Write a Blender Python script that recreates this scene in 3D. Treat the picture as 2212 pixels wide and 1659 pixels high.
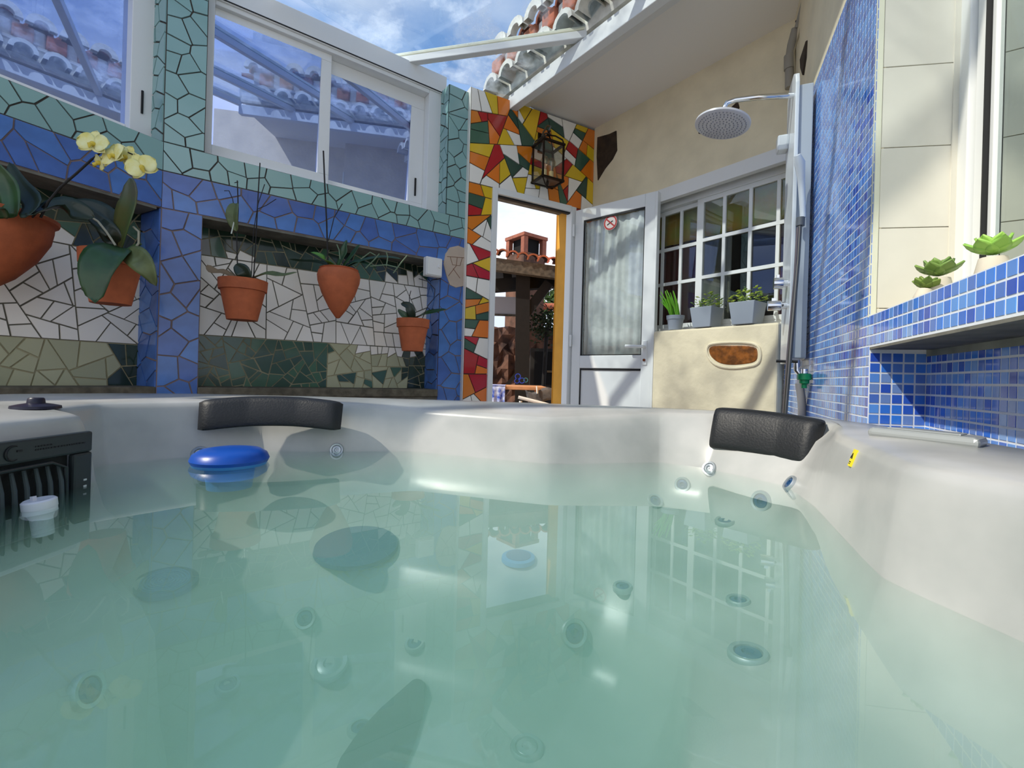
import bpy, bmesh, math, random
import numpy as np
from mathutils import Vector, Matrix
from mathutils.bvhtree import BVHTree

sc = bpy.context.scene
for o in list(bpy.data.objects):
    bpy.data.objects.remove(o)
col = sc.collection
rnd = random.Random(7)

# ------------------------------------------------------------------ camera
FPX, HOR, ROLL, CZ = 1005.0, -14.5, math.radians(1.65), 0.75
cam_d = bpy.data.cameras.new('camera')
cam_d.sensor_width = 36.0
cam_d.lens = FPX / 2212 * 36.0
cam_d.shift_y = HOR / 2212
cam_d.clip_start = 0.02
cam = bpy.data.objects.new('camera', cam_d)
cam.matrix_world = Matrix.Translation((0, 0, CZ)) @ Matrix.Rotation(math.pi / 2, 4, 'X') @ Matrix.Rotation(ROLL, 4, 'Z')
col.objects.link(cam)
sc.camera = cam

# ------------------------------------------------------------------ world, sun, exposure
w = bpy.data.worlds.new('sky'); sc.world = w; w.use_nodes = True
nt = w.node_tree; nt.nodes.clear()
def N(t, **k):
    n = nt.nodes.new(t)
    for a, b in k.items(): setattr(n, a, b)
    return n
out = N('ShaderNodeOutputWorld'); bg = N('ShaderNodeBackground'); bg.inputs['Strength'].default_value = 2.0
tc = N('ShaderNodeTexCoord'); sep = N('ShaderNodeSeparateXYZ'); nt.links.new(tc.outputs['Generated'], sep.inputs[0])
ramp = N('ShaderNodeValToRGB')
ramp.color_ramp.elements[0].position = 0.0; ramp.color_ramp.elements[0].color = (0.40, 0.45, 0.56, 1)
ramp.color_ramp.elements[1].position = 0.80; ramp.color_ramp.elements[1].color = (0.075, 0.155, 0.31, 1)
em = ramp.color_ramp.elements.new(0.30); em.color = (0.38, 0.43, 0.54, 1)
em = ramp.color_ramp.elements.new(0.55); em.color = (0.12, 0.21, 0.38, 1)
nt.links.new(sep.outputs['Z'], ramp.inputs[0])
mp = N('ShaderNodeMapping'); mp.inputs['Scale'].default_value = (1.0, 1.0, 2.6); nt.links.new(tc.outputs['Generated'], mp.inputs[0])
cl = N('ShaderNodeTexNoise'); cl.inputs['Scale'].default_value = 2.6; cl.inputs['Detail'].default_value = 7; cl.inputs['Roughness'].default_value = 0.55
nt.links.new(mp.outputs[0], cl.inputs['Vector'])
cr = N('ShaderNodeValToRGB'); cr.color_ramp.elements[0].position = 0.40; cr.color_ramp.elements[1].position = 0.74
nt.links.new(cl.outputs['Fac'], cr.inputs[0])
mx = N('ShaderNodeMixRGB'); mx.inputs[2].default_value = (0.74, 0.72, 0.69, 1)
thin = N('ShaderNodeMapRange'); thin.inputs['From Min'].default_value = 0.35; thin.inputs['From Max'].default_value = 0.8; thin.inputs['To Min'].default_value = 1.0; thin.inputs['To Max'].default_value = 0.22
nt.links.new(sep.outputs['Z'], thin.inputs['Value']); mu = N('ShaderNodeMath', operation='MULTIPLY'); nt.links.new(cr.outputs[0], mu.inputs[0]); nt.links.new(thin.outputs[0], mu.inputs[1])
nt.links.new(mu.outputs[0], mx.inputs[0]); nt.links.new(ramp.outputs[0], mx.inputs[1])
nt.links.new(mx.outputs[0], bg.inputs[0]); nt.links.new(bg.outputs[0], out.inputs[0])

sun_d = bpy.data.lights.new('sun', 'SUN'); sun_d.energy = 4.0; sun_d.angle = math.radians(0.7); sun_d.color = (1.0, 0.93, 0.80)
sun = bpy.data.objects.new('sun', sun_d)
SUN = Vector((1.0, 0.40, -1.1)).normalized()
sun.rotation_euler = (-SUN).to_track_quat('Z', 'Y').to_euler(); sun.location = (-4, -2, 6)
col.objects.link(sun)

vs = sc.view_settings
vs.view_transform = 'Standard'; vs.look = 'None'; vs.gamma = 1.0; vs.use_curve_mapping = False; vs.exposure = 0.12
sc.cycles.use_denoising = True
sc.cycles.max_bounces = 10; sc.cycles.diffuse_bounces = 5; sc.cycles.glossy_bounces = 5
sc.cycles.transparent_max_bounces = 24; sc.cycles.volume_bounces = 2
sc.cycles.sample_clamp_indirect = 6.0

# ------------------------------------------------------------------ helpers: photo rays and wall frames
def rc(x, y):
    x, y = x - 1106, y - 829.5
    return x * math.cos(ROLL) + y * math.sin(ROLL), -x * math.sin(ROLL) + y * math.cos(ROLL)
def ray(x, y):
    u, v = rc(x, y)
    return Vector((u / FPX, 1.0, -(v - HOR) / FPX))
def P(x, y, d):
    q = ray(x, y) * d
    return Vector((q.x, q.y, q.z + CZ))
def onz(x, y, z):
    q = ray(x, y); t = (z - CZ) / q.z
    return Vector((q.x * t, q.y * t, z))

class Fr:
    """wall frame: x runs along the wall to the right, y goes into the wall, z is up"""
    def __init__(s, o, d):
        s.o = Vector((o[0], o[1])); d = Vector((d[0], d[1])); s.L = d.length; s.d = d.normalized(); s.n = Vector((-s.d.y, s.d.x))
        s.M = Matrix(((s.d.x, s.n.x, 0, s.o.x), (s.d.y, s.n.y, 0, s.o.y), (0, 0, 1, 0), (0, 0, 0, 1)))
    def px(s, x, y, off=0.0):
        q = ray(x, y); q2 = Vector((q.x, q.y)); t = (s.o.dot(s.n) + off) / q2.dot(s.n)
        p = q2 * t
        return (p - s.o).dot(s.d), q.z * t + CZ
    def w(s, x, y, z):
        return s.M @ Vector((x, y, z))
    def w2(s, x, y):
        return s.o + s.d * x + s.n * y

J = Vector((-1.719, 2.25)); Q = Vector((0.603, 3.72)); DE = Vector((1.488, 2.548)); K = Vector((0.958, 1.25))
dA = Vector((0.487, 0.873)); dF = Vector((0.986, -0.165)); dE = Vector((-0.378, -0.926))
FA = Fr(J - dA * 2.6, dA * 2.6); FB = Fr(J, Vector((-0.336, 3.25)) - J); FC = Fr((-0.3375, 3.2), Q - Vector((-0.3375, 3.2)))
FD = Fr(Q, DE - Q); FE = Fr(DE, K - DE); FG = Fr(K, dE); FR = Fr(K, dF); FW = Fr(K + dF * 0.192, dE); FN = Fr(K + dF * 0.137, dE)
FLOORF = Fr((0, 0), (1, 0))

# ------------------------------------------------------------------ helpers: objects
def tag(o, label=None, cat=None, group=None, kind=None):
    if label: o['label'] = label
    if cat: o['category'] = cat
    if group: o['group'] = group
    if kind: o['kind'] = kind
    return o
def empty(name, M=None, loc=None, rz=0.0):
    o = bpy.data.objects.new(name, None); o.empty_display_size = 0.05
    o.matrix_world = M if M is not None else Matrix.Translation(loc or (0, 0, 0)) @ Matrix.Rotation(rz, 4, 'Z')
    col.objects.link(o); return o

class MB:
    def __init__(s): s.v = []; s.f = []
    def add(s, vs_, fs):
        b = len(s.v); s.v += [tuple(v) for v in vs_]; s.f += [tuple(i + b for i in f) for f in fs]; return s
    def box(s, x0, x1, y0, y1, z0, z1):
        return s.add([(x, y, z) for z in (z0, z1) for y in (y0, y1) for x in (x0, x1)],
                     [(0, 2, 3, 1), (4, 5, 7, 6), (0, 1, 5, 4), (2, 6, 7, 3), (0, 4, 6, 2), (1, 3, 7, 5)])
    def prism(s, poly, z0, z1):           # poly in xy, extruded in z
        n = len(poly)
        if sum(poly[i][0] * poly[(i + 1) % n][1] - poly[(i + 1) % n][0] * poly[i][1] for i in range(n)) < 0: poly = poly[::-1]
        return s.add([(x, y, z0) for x, y in poly] + [(x, y, z1) for x, y in poly],
                     [tuple(range(n - 1, -1, -1)), tuple(range(n, 2 * n))] + [(i, (i + 1) % n, n + (i + 1) % n, n + i) for i in range(n)])
    def slab(s, poly, y0, y1, ch=0.0):    # poly in xz, extruded along y; front (y1 < y0) chamfered by ch
        n = len(poly); cx = sum(p[0] for p in poly) / n; cz = sum(p[1] for p in poly) / n
        if sum(poly[i][0] * poly[(i + 1) % n][1] - poly[(i + 1) % n][0] * poly[i][1] for i in range(n)) < 0: poly = poly[::-1]
        fr = []
        for x, z in poly:
            L = math.hypot(x - cx, z - cz) or 1; k = max(0.0, 1 - ch / L); fr.append((cx + (x - cx) * k, cz + (z - cz) * k))
        return s.add([(x, y0, z) for x, z in poly] + [(x, y1, z) for x, z in fr],
                     [tuple(range(n - 1, -1, -1)), tuple(range(n, 2 * n))] + [(i, (i + 1) % n, n + (i + 1) % n, n + i) for i in range(n)])
    def tube(s, pts, r, seg=8, cap=True):
        pts = [Vector(p) for p in pts]; n = len(pts); rs = r if isinstance(r, (list, tuple)) else [r] * n
        t = (pts[1] - pts[0]).normalized(); up = Vector((0, 0, 1)) if abs(t.z) < 0.9 else Vector((1, 0, 0))
        a = t.cross(up).normalized(); base = len(s.v); V = []; Fs = []
        for i, p in enumerate(pts):
            if 0 < i < n - 1: t = (pts[i + 1] - pts[i - 1]).normalized()
            elif i == n - 1 and n > 1: t = (pts[i] - pts[i - 1]).normalized()
            a = (a - t * a.dot(t)).normalized(); b = t.cross(a)
            for k in range(seg):
                an = 2 * math.pi * k / seg; V.append(p + (a * math.cos(an) + b * math.sin(an)) * rs[i])
        for i in range(n - 1):
            for k in range(seg):
                Fs.append((i * seg + k, i * seg + (k + 1) % seg, (i + 1) * seg + (k + 1) % seg, (i + 1) * seg + k))
        if cap: Fs.append(tuple(range(seg - 1, -1, -1))); Fs.append(tuple((n - 1) * seg + k for k in range(seg)))
        return s.add(V, Fs)
    def lathe(s, prof, seg=32, c=(0, 0, 0), ax='z', closed=False):
        V = []; Fs = []; n = len(prof)
        for i, (r, z) in enumerate(prof):
            for k in range(seg):
                a = 2 * math.pi * k / seg; x, y = r * math.cos(a), r * math.sin(a)
                p = (x, y, z) if ax == 'z' else ((x, z, y) if ax == 'y' else (z, x, y))
                V.append((p[0] + c[0], p[1] + c[1], p[2] + c[2]))
        fl = ax == 'y'
        for i in range(n if closed else n - 1):
            for k in range(seg):
                q = (i * seg + k, i * seg + (k + 1) % seg, ((i + 1) % n) * seg + (k + 1) % seg, ((i + 1) % n) * seg + k)
                Fs.append(q[::-1] if fl else q)
        if not closed:
            b, t = tuple(range(seg - 1, -1, -1)), tuple((n - 1) * seg + k for k in range(seg))
            if prof[0][0] > 1e-5: Fs.append(b[::-1] if fl else b)
            if prof[-1][0] > 1e-5: Fs.append(t[::-1] if fl else t)
        return s.add(V, Fs)
    def ball(s, c, rx, ry=None, rz=None, seg=14, rings=9):
        ry = ry or rx; rz = rz or rx
        pr = [(max(1e-4, math.sin(math.pi * i / rings)), -math.cos(math.pi * i / rings)) for i in range(rings + 1)]
        b = len(s.v); s.lathe(pr, seg)
        for i in range(b, len(s.v)): x, y, z = s.v[i]; s.v[i] = (c[0] + x * rx, c[1] + y * ry, c[2] + z * rz)
        return s
    def grid(s, nu, nv, fn):
        V = [fn(i / nu, j / nv) for j in range(nv + 1) for i in range(nu + 1)]
        return s.add(V, [(j * (nu + 1) + i, j * (nu + 1) + i + 1, (j + 1) * (nu + 1) + i + 1, (j + 1) * (nu + 1) + i) for j in range(nv) for i in range(nu)])
    def xf(s, M):
        s.v = [tuple(M @ Vector(v)) for v in s.v]; return s
    def build(s, name, mat, parent=None, M=None, smooth=False, bevel=0.0, solid=0.0, sub=0, center=False, loc=None):
        off = Vector((0, 0, 0))
        if center and s.v:
            a = np.array(s.v); off = Vector(((a.min(0) + a.max(0)) / 2).tolist()); s.v = [(v[0] - off.x, v[1] - off.y, v[2] - off.z) for v in s.v]
        me = bpy.data.meshes.new(name); me.from_pydata(s.v, [], s.f); me.update()
        if smooth: me.shade_smooth(); me.set_sharp_from_angle(angle=0.7)
        me.materials.append(mat)
        o = bpy.data.objects.new(name, me); col.objects.link(o)
        if parent is not None: o.parent = parent; o.location = off if loc is None else loc
        else: o.matrix_world = (M if M is not None else Matrix.Identity(4)) @ Matrix.Translation(off)
        if solid: m = o.modifiers.new('solidify', 'SOLIDIFY'); m.thickness = solid; m.offset = 0
        if bevel: m = o.modifiers.new('bevel', 'BEVEL'); m.width = bevel; m.segments = 2; m.limit_method = 'ANGLE'; m.angle_limit = 0.7
        if sub: m = o.modifiers.new('sub', 'SUBSURF'); m.levels = sub; m.render_levels = sub
        return o
def link_copy(o, parent=None, loc=None, rot=None, scale=None):
    c = o.copy(); col.objects.link(c)
    if parent is not None: c.parent = parent
    if loc is not None: c.location = loc
    if rot is not None: c.rotation_euler = rot
    if scale is not None: c.scale = scale
    return c
def copy_tree(o, parent=None):
    c = o.copy(); col.objects.link(c); c.parent = parent
    for ch in o.children: copy_tree(ch, c)
    return c

# ------------------------------------------------------------------ materials
def srgb(r, g, b):
    f = lambda c: (c / 255) / 12.92 if c / 255 <= 0.04045 else ((c / 255 + 0.055) / 1.055) ** 2.4
    return (f(r), f(g), f(b), 1)
_m = {}
def mat(name, c, rough=0.5, metal=0.0, var=0.0, noise=0.0, nscale=8.0, c2=None, bump=0.0, bscale=40.0, spec=0.5, island=False, coat=0.0, ior=1.45):
    if name in _m: return _m[name]
    m = bpy.data.materials.new(name); m.use_nodes = True; t = m.node_tree; b = t.nodes['Principled BSDF']
    b.inputs['Base Color'].default_value = srgb(*c); b.inputs['Roughness'].default_value = rough; b.inputs['Metallic'].default_value = metal
    b.inputs['IOR'].default_value = ior; b.inputs['Coat Weight'].default_value = coat; b.inputs['Coat Roughness'].default_value = 0.05
    src = None
    if noise or c2:
        tcn = t.nodes.new('ShaderNodeTexCoord'); nz = t.nodes.new('ShaderNodeTexNoise'); nz.inputs['Scale'].default_value = nscale; nz.inputs['Detail'].default_value = 5
        t.links.new(tcn.outputs['Object'], nz.inputs['Vector'])
        rp = t.nodes.new('ShaderNodeValToRGB'); rp.color_ramp.elements[0].position = 0.35; rp.color_ramp.elements[1].position = 0.65
        k = 1 - noise
        rp.color_ramp.elements[0].color = srgb(*c2) if c2 else srgb(*[v * k for v in c]); rp.color_ramp.elements[1].color = srgb(*c)
        t.links.new(nz.outputs['Fac'], rp.inputs[0]); src = rp.outputs[0]
    if var:
        hs = t.nodes.new('ShaderNodeHueSaturation')
        if island: g = t.nodes.new('ShaderNodeNewGeometry'); ro = g.outputs['Random Per Island']
        else: g = t.nodes.new('ShaderNodeObjectInfo'); ro = g.outputs['Random']
        mr = t.nodes.new('ShaderNodeMapRange'); mr.inputs['To Min'].default_value = 1 - var; mr.inputs['To Max'].default_value = 1 + var
        t.links.new(ro, mr.inputs['Value']); t.links.new(mr.outputs[0], hs.inputs['Value'])
        mr2 = t.nodes.new('ShaderNodeMapRange'); mr2.inputs['To Min'].default_value = 0.5 + var * 0.05; mr2.inputs['To Max'].default_value = 0.5 - var * 0.05
        t.links.new(ro, mr2.inputs['Value']); t.links.new(mr2.outputs[0], hs.inputs['Hue'])
        if src is not None: t.links.new(src, hs.inputs['Color'])
        else: hs.inputs['Color'].default_value = srgb(*c)
        src = hs.outputs[0]
    if src is not None: t.links.new(src, b.inputs['Base Color'])
    if bump:
        tcn = t.nodes.new('ShaderNodeTexCoord'); nz = t.nodes.new('ShaderNodeTexNoise'); nz.inputs['Scale'].default_value = bscale; nz.inputs['Detail'].default_value = 4
        t.links.new(tcn.outputs['Object'], nz.inputs['Vector'])
        bp = t.nodes.new('ShaderNodeBump'); bp.inputs['Strength'].default_value = bump; bp.inputs['Distance'].default_value = 0.01
        t.links.new(nz.outputs['Fac'], bp.inputs['Height']); t.links.new(bp.outputs[0], b.inputs['Normal'])
    _m[name] = m; return m

def glassy(name, tint=(0.95, 0.97, 0.97), refl=(1, 1, 1), base=0.03, power=5.0, rough=0.0, gain=0.97, ripple=0.0, dirt=0.0):
    """thin pane or water surface: mirror share rises towards grazing angles, the rest passes straight through"""
    m = bpy.data.materials.new(name); m.use_nodes = True; t = m.node_tree; t.nodes.clear()
    n = t.nodes.new; L = t.links.new
    o = n('ShaderNodeOutputMaterial'); mixn = n('ShaderNodeMixShader'); tr = n('ShaderNodeBsdfTransparent'); gl = n('ShaderNodeBsdfGlossy')
    tr.inputs[0].default_value = (*tint, 1); gl.inputs['Color'].default_value = (*refl, 1); gl.inputs['Roughness'].default_value = rough
    g = n('ShaderNodeNewGeometry'); dt = n('ShaderNodeVectorMath'); dt.operation = 'DOT_PRODUCT'
    L(g.outputs['Incoming'], dt.inputs[0]); L(g.outputs['Normal'], dt.inputs[1])
    ab = n('ShaderNodeMath'); ab.operation = 'ABSOLUTE'; L(dt.outputs['Value'], ab.inputs[0])
    sb = n('ShaderNodeMath'); sb.operation = 'SUBTRACT'; sb.inputs[0].default_value = 1.0; L(ab.outputs[0], sb.inputs[1])
    pw = n('ShaderNodeMath'); pw.operation = 'POWER'; pw.inputs[1].default_value = power; L(sb.outputs[0], pw.inputs[0])
    ml = n('ShaderNodeMath'); ml.operation = 'MULTIPLY_ADD'; ml.inputs[1].default_value = gain - base; ml.inputs[2].default_value = base; L(pw.outputs[0], ml.inputs[0])
    L(ml.outputs[0], mixn.inputs[0]); L(tr.outputs[0], mixn.inputs[1]); L(gl.outputs[0], mixn.inputs[2])
    if ripple:
        tcn = n('ShaderNodeTexCoord'); nz = n('ShaderNodeTexNoise'); nz.inputs['Scale'].default_value = 5.0; nz.inputs['Detail'].default_value = 1.5
        L(tcn.outputs['Object'], nz.inputs['Vector']); bp = n('ShaderNodeBump'); bp.inputs['Strength'].default_value = ripple; bp.inputs['Distance'].default_value = 0.01
        L(nz.outputs['Fac'], bp.inputs['Height']); L(bp.outputs[0], gl.inputs['Normal'])
    last = mixn
    if dirt:
        tcn = n('ShaderNodeTexCoord'); nz = n('ShaderNodeTexNoise'); nz.inputs['Scale'].default_value = 3.0; nz.inputs['Detail'].default_value = 8; nz.inputs['Roughness'].default_value = 0.7
        L(tcn.outputs['Object'], nz.inputs['Vector']); rp = n('ShaderNodeValToRGB'); rp.color_ramp.elements[0].position = 0.48; rp.color_ramp.elements[1].position = 0.75
        rp.color_ramp.elements[0].color = (0, 0, 0, 1); rp.color_ramp.elements[1].color = (dirt, dirt, dirt, 1)
        L(nz.outputs['Fac'], rp.inputs[0]); df = n('ShaderNodeBsdfTranslucent'); df.inputs[0].default_value = (0.7, 0.75, 0.8, 1)
        m2 = n('ShaderNodeMixShader'); L(rp.outputs[0], m2.inputs[0]); L(mixn.outputs[0], m2.inputs[1]); L(df.outputs[0], m2.inputs[2]); last = m2
    L(last.outputs[0], o.inputs['Surface']); return m

M_cream = mat('cream_plaster', (233, 220, 188), 0.9, bump=0.25, bscale=30, noise=0.06, nscale=5)
M_white = mat('white_paint', (225, 225, 222), 0.6)
M_alu = mat('white_aluminium', (226, 228, 226), 0.35)
M_seal = mat('black_seal', (25, 25, 25), 0.6)
M_grey = mat('grey_plaster', (120, 118, 108), 0.9, noise=0.2, nscale=12, bump=0.3)
M_terra = mat('terracotta', (196, 106, 66), 0.8, noise=0.12, nscale=14, bump=0.1, bscale=80)
M_chrome = mat('chrome', (230, 232, 235), 0.08, 1.0)
M_black = mat('black_plastic', (18, 19, 22), 0.45)
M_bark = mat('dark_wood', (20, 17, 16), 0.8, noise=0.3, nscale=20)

# ------------------------------------------------------------------ mosaic
def clip(poly, a, b, c):                  # keep a*x + b*y <= c
    o = []
    for i in range(len(poly)):
        p, q = poly[i], poly[(i + 1) % len(poly)]; dp = a * p[0] + b * p[1] - c; dq = a * q[0] + b * q[1] - c
        if dp <= 0: o.append(p)
        if dp * dq < 0: t = dp / (dp - dq); o.append((p[0] + (q[0] - p[0]) * t, p[1] + (q[1] - p[1]) * t))
    return o
def area(p): return 0.5 * sum(p[i][0] * p[(i + 1) % len(p)][1] - p[(i + 1) % len(p)][0] * p[i][1] for i in range(len(p)))
def inset(poly, g):
    if len(poly) < 3: return []
    if area(poly) < 0: poly = poly[::-1]
    o = poly
    for i in range(len(poly)):
        p, q = poly[i], poly[(i + 1) % len(poly)]; L = math.hypot(q[0] - p[0], q[1] - p[1])
        if L < 1e-6: continue
        a, b = (q[1] - p[1]) / L, -(q[0] - p[0]) / L
        o = clip(o, a, b, a * p[0] + b * p[1] - g)
        if len(o) < 3: return []
    r = [o[0]]
    for p in o[1:]:
        if math.hypot(p[0] - r[-1][0], p[1] - r[-1][1]) > 0.0012: r.append(p)
    return r if len(r) > 2 else []
def jitter_seeds(x0, x1, z0, z1, sx, sz, jit=0.36, R=rnd):
    nx, nz = max(1, round((x1 - x0) / sx)), max(1, round((z1 - z0) / sz)); o = []
    for j in range(nz):
        for i in range(nx):
            o.append((x0 + (i + 0.5 + R.uniform(-jit, jit) + (0.25 if j % 2 else -0.25) * (nz > 1)) * (x1 - x0) / nx, z0 + (j + 0.5 + R.uniform(-jit, jit)) * (z1 - z0) / nz))
    return o
def voronoi(poly, seeds):
    res = []
    for i, s in enumerate(seeds):
        c = poly
        for k in sorted(range(len(seeds)), key=lambda k: (seeds[k][0] - s[0]) ** 2 + (seeds[k][1] - s[1]) ** 2)[1:26]:
            t = seeds[k]; a, b = t[0] - s[0], t[1] - s[1]
            c = clip(c, a, b, (t[0] ** 2 + t[1] ** 2 - s[0] ** 2 - s[1] ** 2) / 2)
            if len(c) < 3: break
        res.append(c if len(c) > 2 else None)
    return res
def shatter(poly, amax, R=rnd, asp=0.35):
    """break a sheet of tile into angular shards by repeated cuts across the longer side"""
    todo = [poly]; res = []
    while todo:
        p = todo.pop(); A_ = abs(area(p))
        if A_ < amax * R.uniform(0.55, 1.5) or len(p) < 3: res.append(p); continue
        cx = sum(q[0] for q in p) / len(p); cz = sum(q[1] for q in p) / len(p)
        best = max(((p[i_][0] - p[i_ - 1][0]) ** 2 + (p[i_][1] - p[i_ - 1][1]) ** 2, p[i_][0] - p[i_ - 1][0], p[i_][1] - p[i_ - 1][1]) for i_ in range(len(p)))
        an = math.atan2(best[2], best[1]) + R.uniform(-asp, asp) * 1.6; a, b = math.cos(an), math.sin(an); k = math.sqrt(best[0]) * 0.12
        c = a * (cx + R.uniform(-k, k)) + b * (cz + R.uniform(-k, k))
        for q in (clip(p, a, b, c), clip(p, -a, -b, -c)):
            if len(q) > 2 and abs(area(q)) > 2e-4: todo.append(q)
    cen = [(sum(q[0] for q in p) / len(p), sum(q[1] for q in p) / len(p)) for p in res]
    return res, cen
def mosaic(parent, cells, seeds, mats, y=0.0, gap=0.004, thick=0.006, grout=None, swap=None):
    """mats(seed) -> (name, material, grout material).  swap maps (x,y,z) of the flat panel into the parent's space"""
    beds = {}
    for c, s in zip(cells, seeds):
        if not c: continue
        nm, m, gm = mats(s)
        beds.setdefault(gm.name, (gm, MB()))[1].slab(c, y + 0.012, y)
        p = inset(c, gap * rnd.uniform(0.7, 1.35))
        if len(p) < 3 or abs(area(p)) < 1.2e-4: continue
        mb = MB().slab(p, y + 0.004, y - thick * rnd.uniform(0.75, 1.1), 0.0015)
        if swap: mb.xf(swap)
        mb.build(nm, m, parent, center=True)
    for gm, mb in beds.values():
        if swap: mb.xf(swap)
        mb.build('grout', gm, parent)
def rect(x0, x1, z0, z1): return [(x0, z0), (x1, z0), (x1, z1), (x0, z1)]

T_teal = mat('teal_glaze', (134, 172, 170), 0.18, var=0.07, coat=0.3)
T_blue = mat('blue_glaze', (76, 118, 190), 0.22, var=0.14, noise=0.14, nscale=9, coat=0.3)
T_white = mat('white_glaze', (238, 234, 224), 0.2, var=0.05, coat=0.3)
T_green = mat('green_glaze', (60, 92, 74), 0.2, var=0.35, coat=0.3)
T_dark = mat('dark_green_glaze', (34, 52, 40), 0.15, var=0.4, coat=0.4)
T_sage = mat('sage_glaze', (172, 172, 138), 0.25, var=0.14, coat=0.2)
T_red = mat('red_glaze', (176, 24, 30), 0.18, var=0.1, coat=0.4)
T_orange = mat('orange_glaze', (222, 122, 30), 0.18, var=0.1, coat=0.4)
T_yellow = mat('yellow_glaze', (222, 184, 36), 0.18, var=0.1, coat=0.4)
G_dark = mat('dark_grout', (78, 72, 66), 0.95, noise=0.15)
G_brown = mat('brown_grout', (150, 130, 122), 0.95, noise=0.15)
G_beige = mat('beige_grout', (176, 168, 136), 0.95, noise=0.12)
G_grey = mat('grey_grout', (112, 110, 98), 0.95, noise=0.12)
# ================================================================== the setting
floor = MB().box(-6, 6, -4, 3.3, -0.05, 0.0)
floor.build('floor', mat('floor_tile', (150, 120, 95), 0.7, noise=0.15))['kind'] = 'structure'
ground = MB().box(-3, 12, 3.9, 22, -0.08, -0.03)
ground.build('ground', mat('patio_ground', (150, 132, 112), 0.9, noise=0.15))['kind'] = 'structure'
ZS, ZB, ZR, ZL = 1.84, 1.70, 1.52, 0.66          # window sill, teal/blue border, top of the recess, ledge
DEP = 0.20

# ---- wall_left (the part nearer the camera)
wa = MB()
wa.box(0, 2.75, DEP, DEP + 0.10, 0, ZR + 0.05)                 # back of the recess
wa.box(0, 2.6, 0.012, DEP + 0.10, ZR, ZS)                     # beam under the window
wall_A = wa.build('wall_left', M_grey, M=FA.M); tag(wall_A, kind='structure')
# ---- wall_back_left
wb = MB()
wb.box(0.02, FB.L, DEP, DEP + 0.10, 0, ZR + 0.05)
wb.box(0.16, FB.L, 0.012, DEP + 0.10, ZR, ZS)
wb.box(1.50, FB.L, 0.012, DEP + 0.10, 0, ZR)                  # pilaster at the far end
wb.box(1.53, FB.L, 0.012, DEP + 0.10, ZS, 2.72)
wall_B = wb.build('wall_back_left', M_grey, M=FB.M); tag(wall_B, kind='structure')
# corner pilaster between the two
IB = FB.M.inverted()
def a2b(sx, y): p = IB @ FA.w(sx, y, 0); return (p.x, p.y)
jA = 2.6
pil = MB().prism([(0.012, 0.012), (0.165, 0.012), (0.165, 0.34), a2b(jA, 0.34), a2b(jA - 0.0, 0.012)], 0, 2.95)
pilaster = pil.build('pilaster', M_grey, M=FB.M); pilaster.name = 'wall_left_pilaster'; tag(pilaster, kind='structure')

# mosaic of the beams: blue and teal bands
def band(par, x0, x1, z0, z1, sx, sz, m, nm, g, y=0.0, gap=0.004, jit=0.36):
    sd = jitter_seeds(x0, x1, z0, z1, sx * 1.25, sz, 0.46); mosaic(par, voronoi(rect(x0, x1, z0, z1), sd), sd, lambda s: (nm, m, g), y, gap * 0.8)
band(wall_B, 0.0, FB.L, ZB, ZS, 0.085, 0.075, T_teal, 'teal_tile', G_dark, gap=0.0028)
band(wall_B, 0.0, FB.L, ZR, ZB, 0.085, 0.09, T_blue, 'blue_tile', G_brown, gap=0.003)
band(wall_A, 0.5, jA, ZB, ZS, 0.085, 0.075, T_teal, 'teal_tile', G_dark, gap=0.0028)
band(wall_A, 0.5, jA, ZR, ZB, 0.085, 0.09, T_blue, 'blue_tile', G_brown, gap=0.003)
# pilaster at the far end
band(wall_B, 1.50, FB.L, 0.5, ZR, 0.085, 0.10, T_blue, 'blue_tile', G_brown, gap=0.003)
band(wall_B, 1.53, FB.L, ZS, 2.72, 0.075, 0.085, T_teal, 'teal_tile', G_dark, gap=0.0028)
RB = Matrix(((0, 1, 0, 0), (-1, 0, 0, 0), (0, 0, 1, 0), (0, 0, 0, 1)))      # panel x -> parent -y : a side that faces left
def side_left(par, xpos, z0, z1, m, nm, g, sx, sz, depth=DEP):
    # panel local x runs from the back (0) to the front (depth), its face looks towards -x of the parent
    S = Matrix(((0, 1, 0, xpos), (-1, 0, 0, depth), (0, 0, 1, 0), (0, 0, 0, 1)))
    sd = jitter_seeds(0, depth, z0, z1, sx, sz); mosaic(par, voronoi(rect(0, depth, z0, z1), sd), sd, lambda s: (nm, m, g), 0.0, 0.003, swap=S)
side_left(wall_B, 1.50, 0.5, ZR, T_blue, 'blue_tile', G_brown, 0.09, 0.10)
side_left(wall_B, 1.53, ZS, 2.72, T_teal, 'teal_tile', G_dark, 0.075, 0.085)
# corner pilaster faces: front on the back-left wall side, left on the left wall side
band(pilaster, 0.0, 0.167, 0.5, ZR, 0.08, 0.10, T_blue, 'blue_tile', G_brown, gap=0.003)
band(pilaster, 0.0, 0.167, ZS, 2.95, 0.075, 0.085, T_teal, 'teal_tile', G_dark, gap=0.0028)
def pil_left(z0, z1, m, nm, g, sx, sz):
    T = IB @ FA.M @ Matrix(((0, 1, 0, jA - 0.001), (-1, 0, 0, DEP + 0.02), (0, 0, 1, 0), (0, 0, 0, 1)))
    sd = jitter_seeds(0, DEP + 0.02, z0, z1, sx, sz); mosaic(pilaster, voronoi(rect(0, DEP + 0.02, z0, z1), sd), sd, lambda s: (nm, m, g), 0.0, 0.003, swap=T)
pil_left(0.5, ZR, T_blue, 'blue_tile', G_brown, 0.09, 0.10)
pil_left(ZS, 2.95, T_teal, 'teal_tile', G_dark, 0.075, 0.085)
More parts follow.
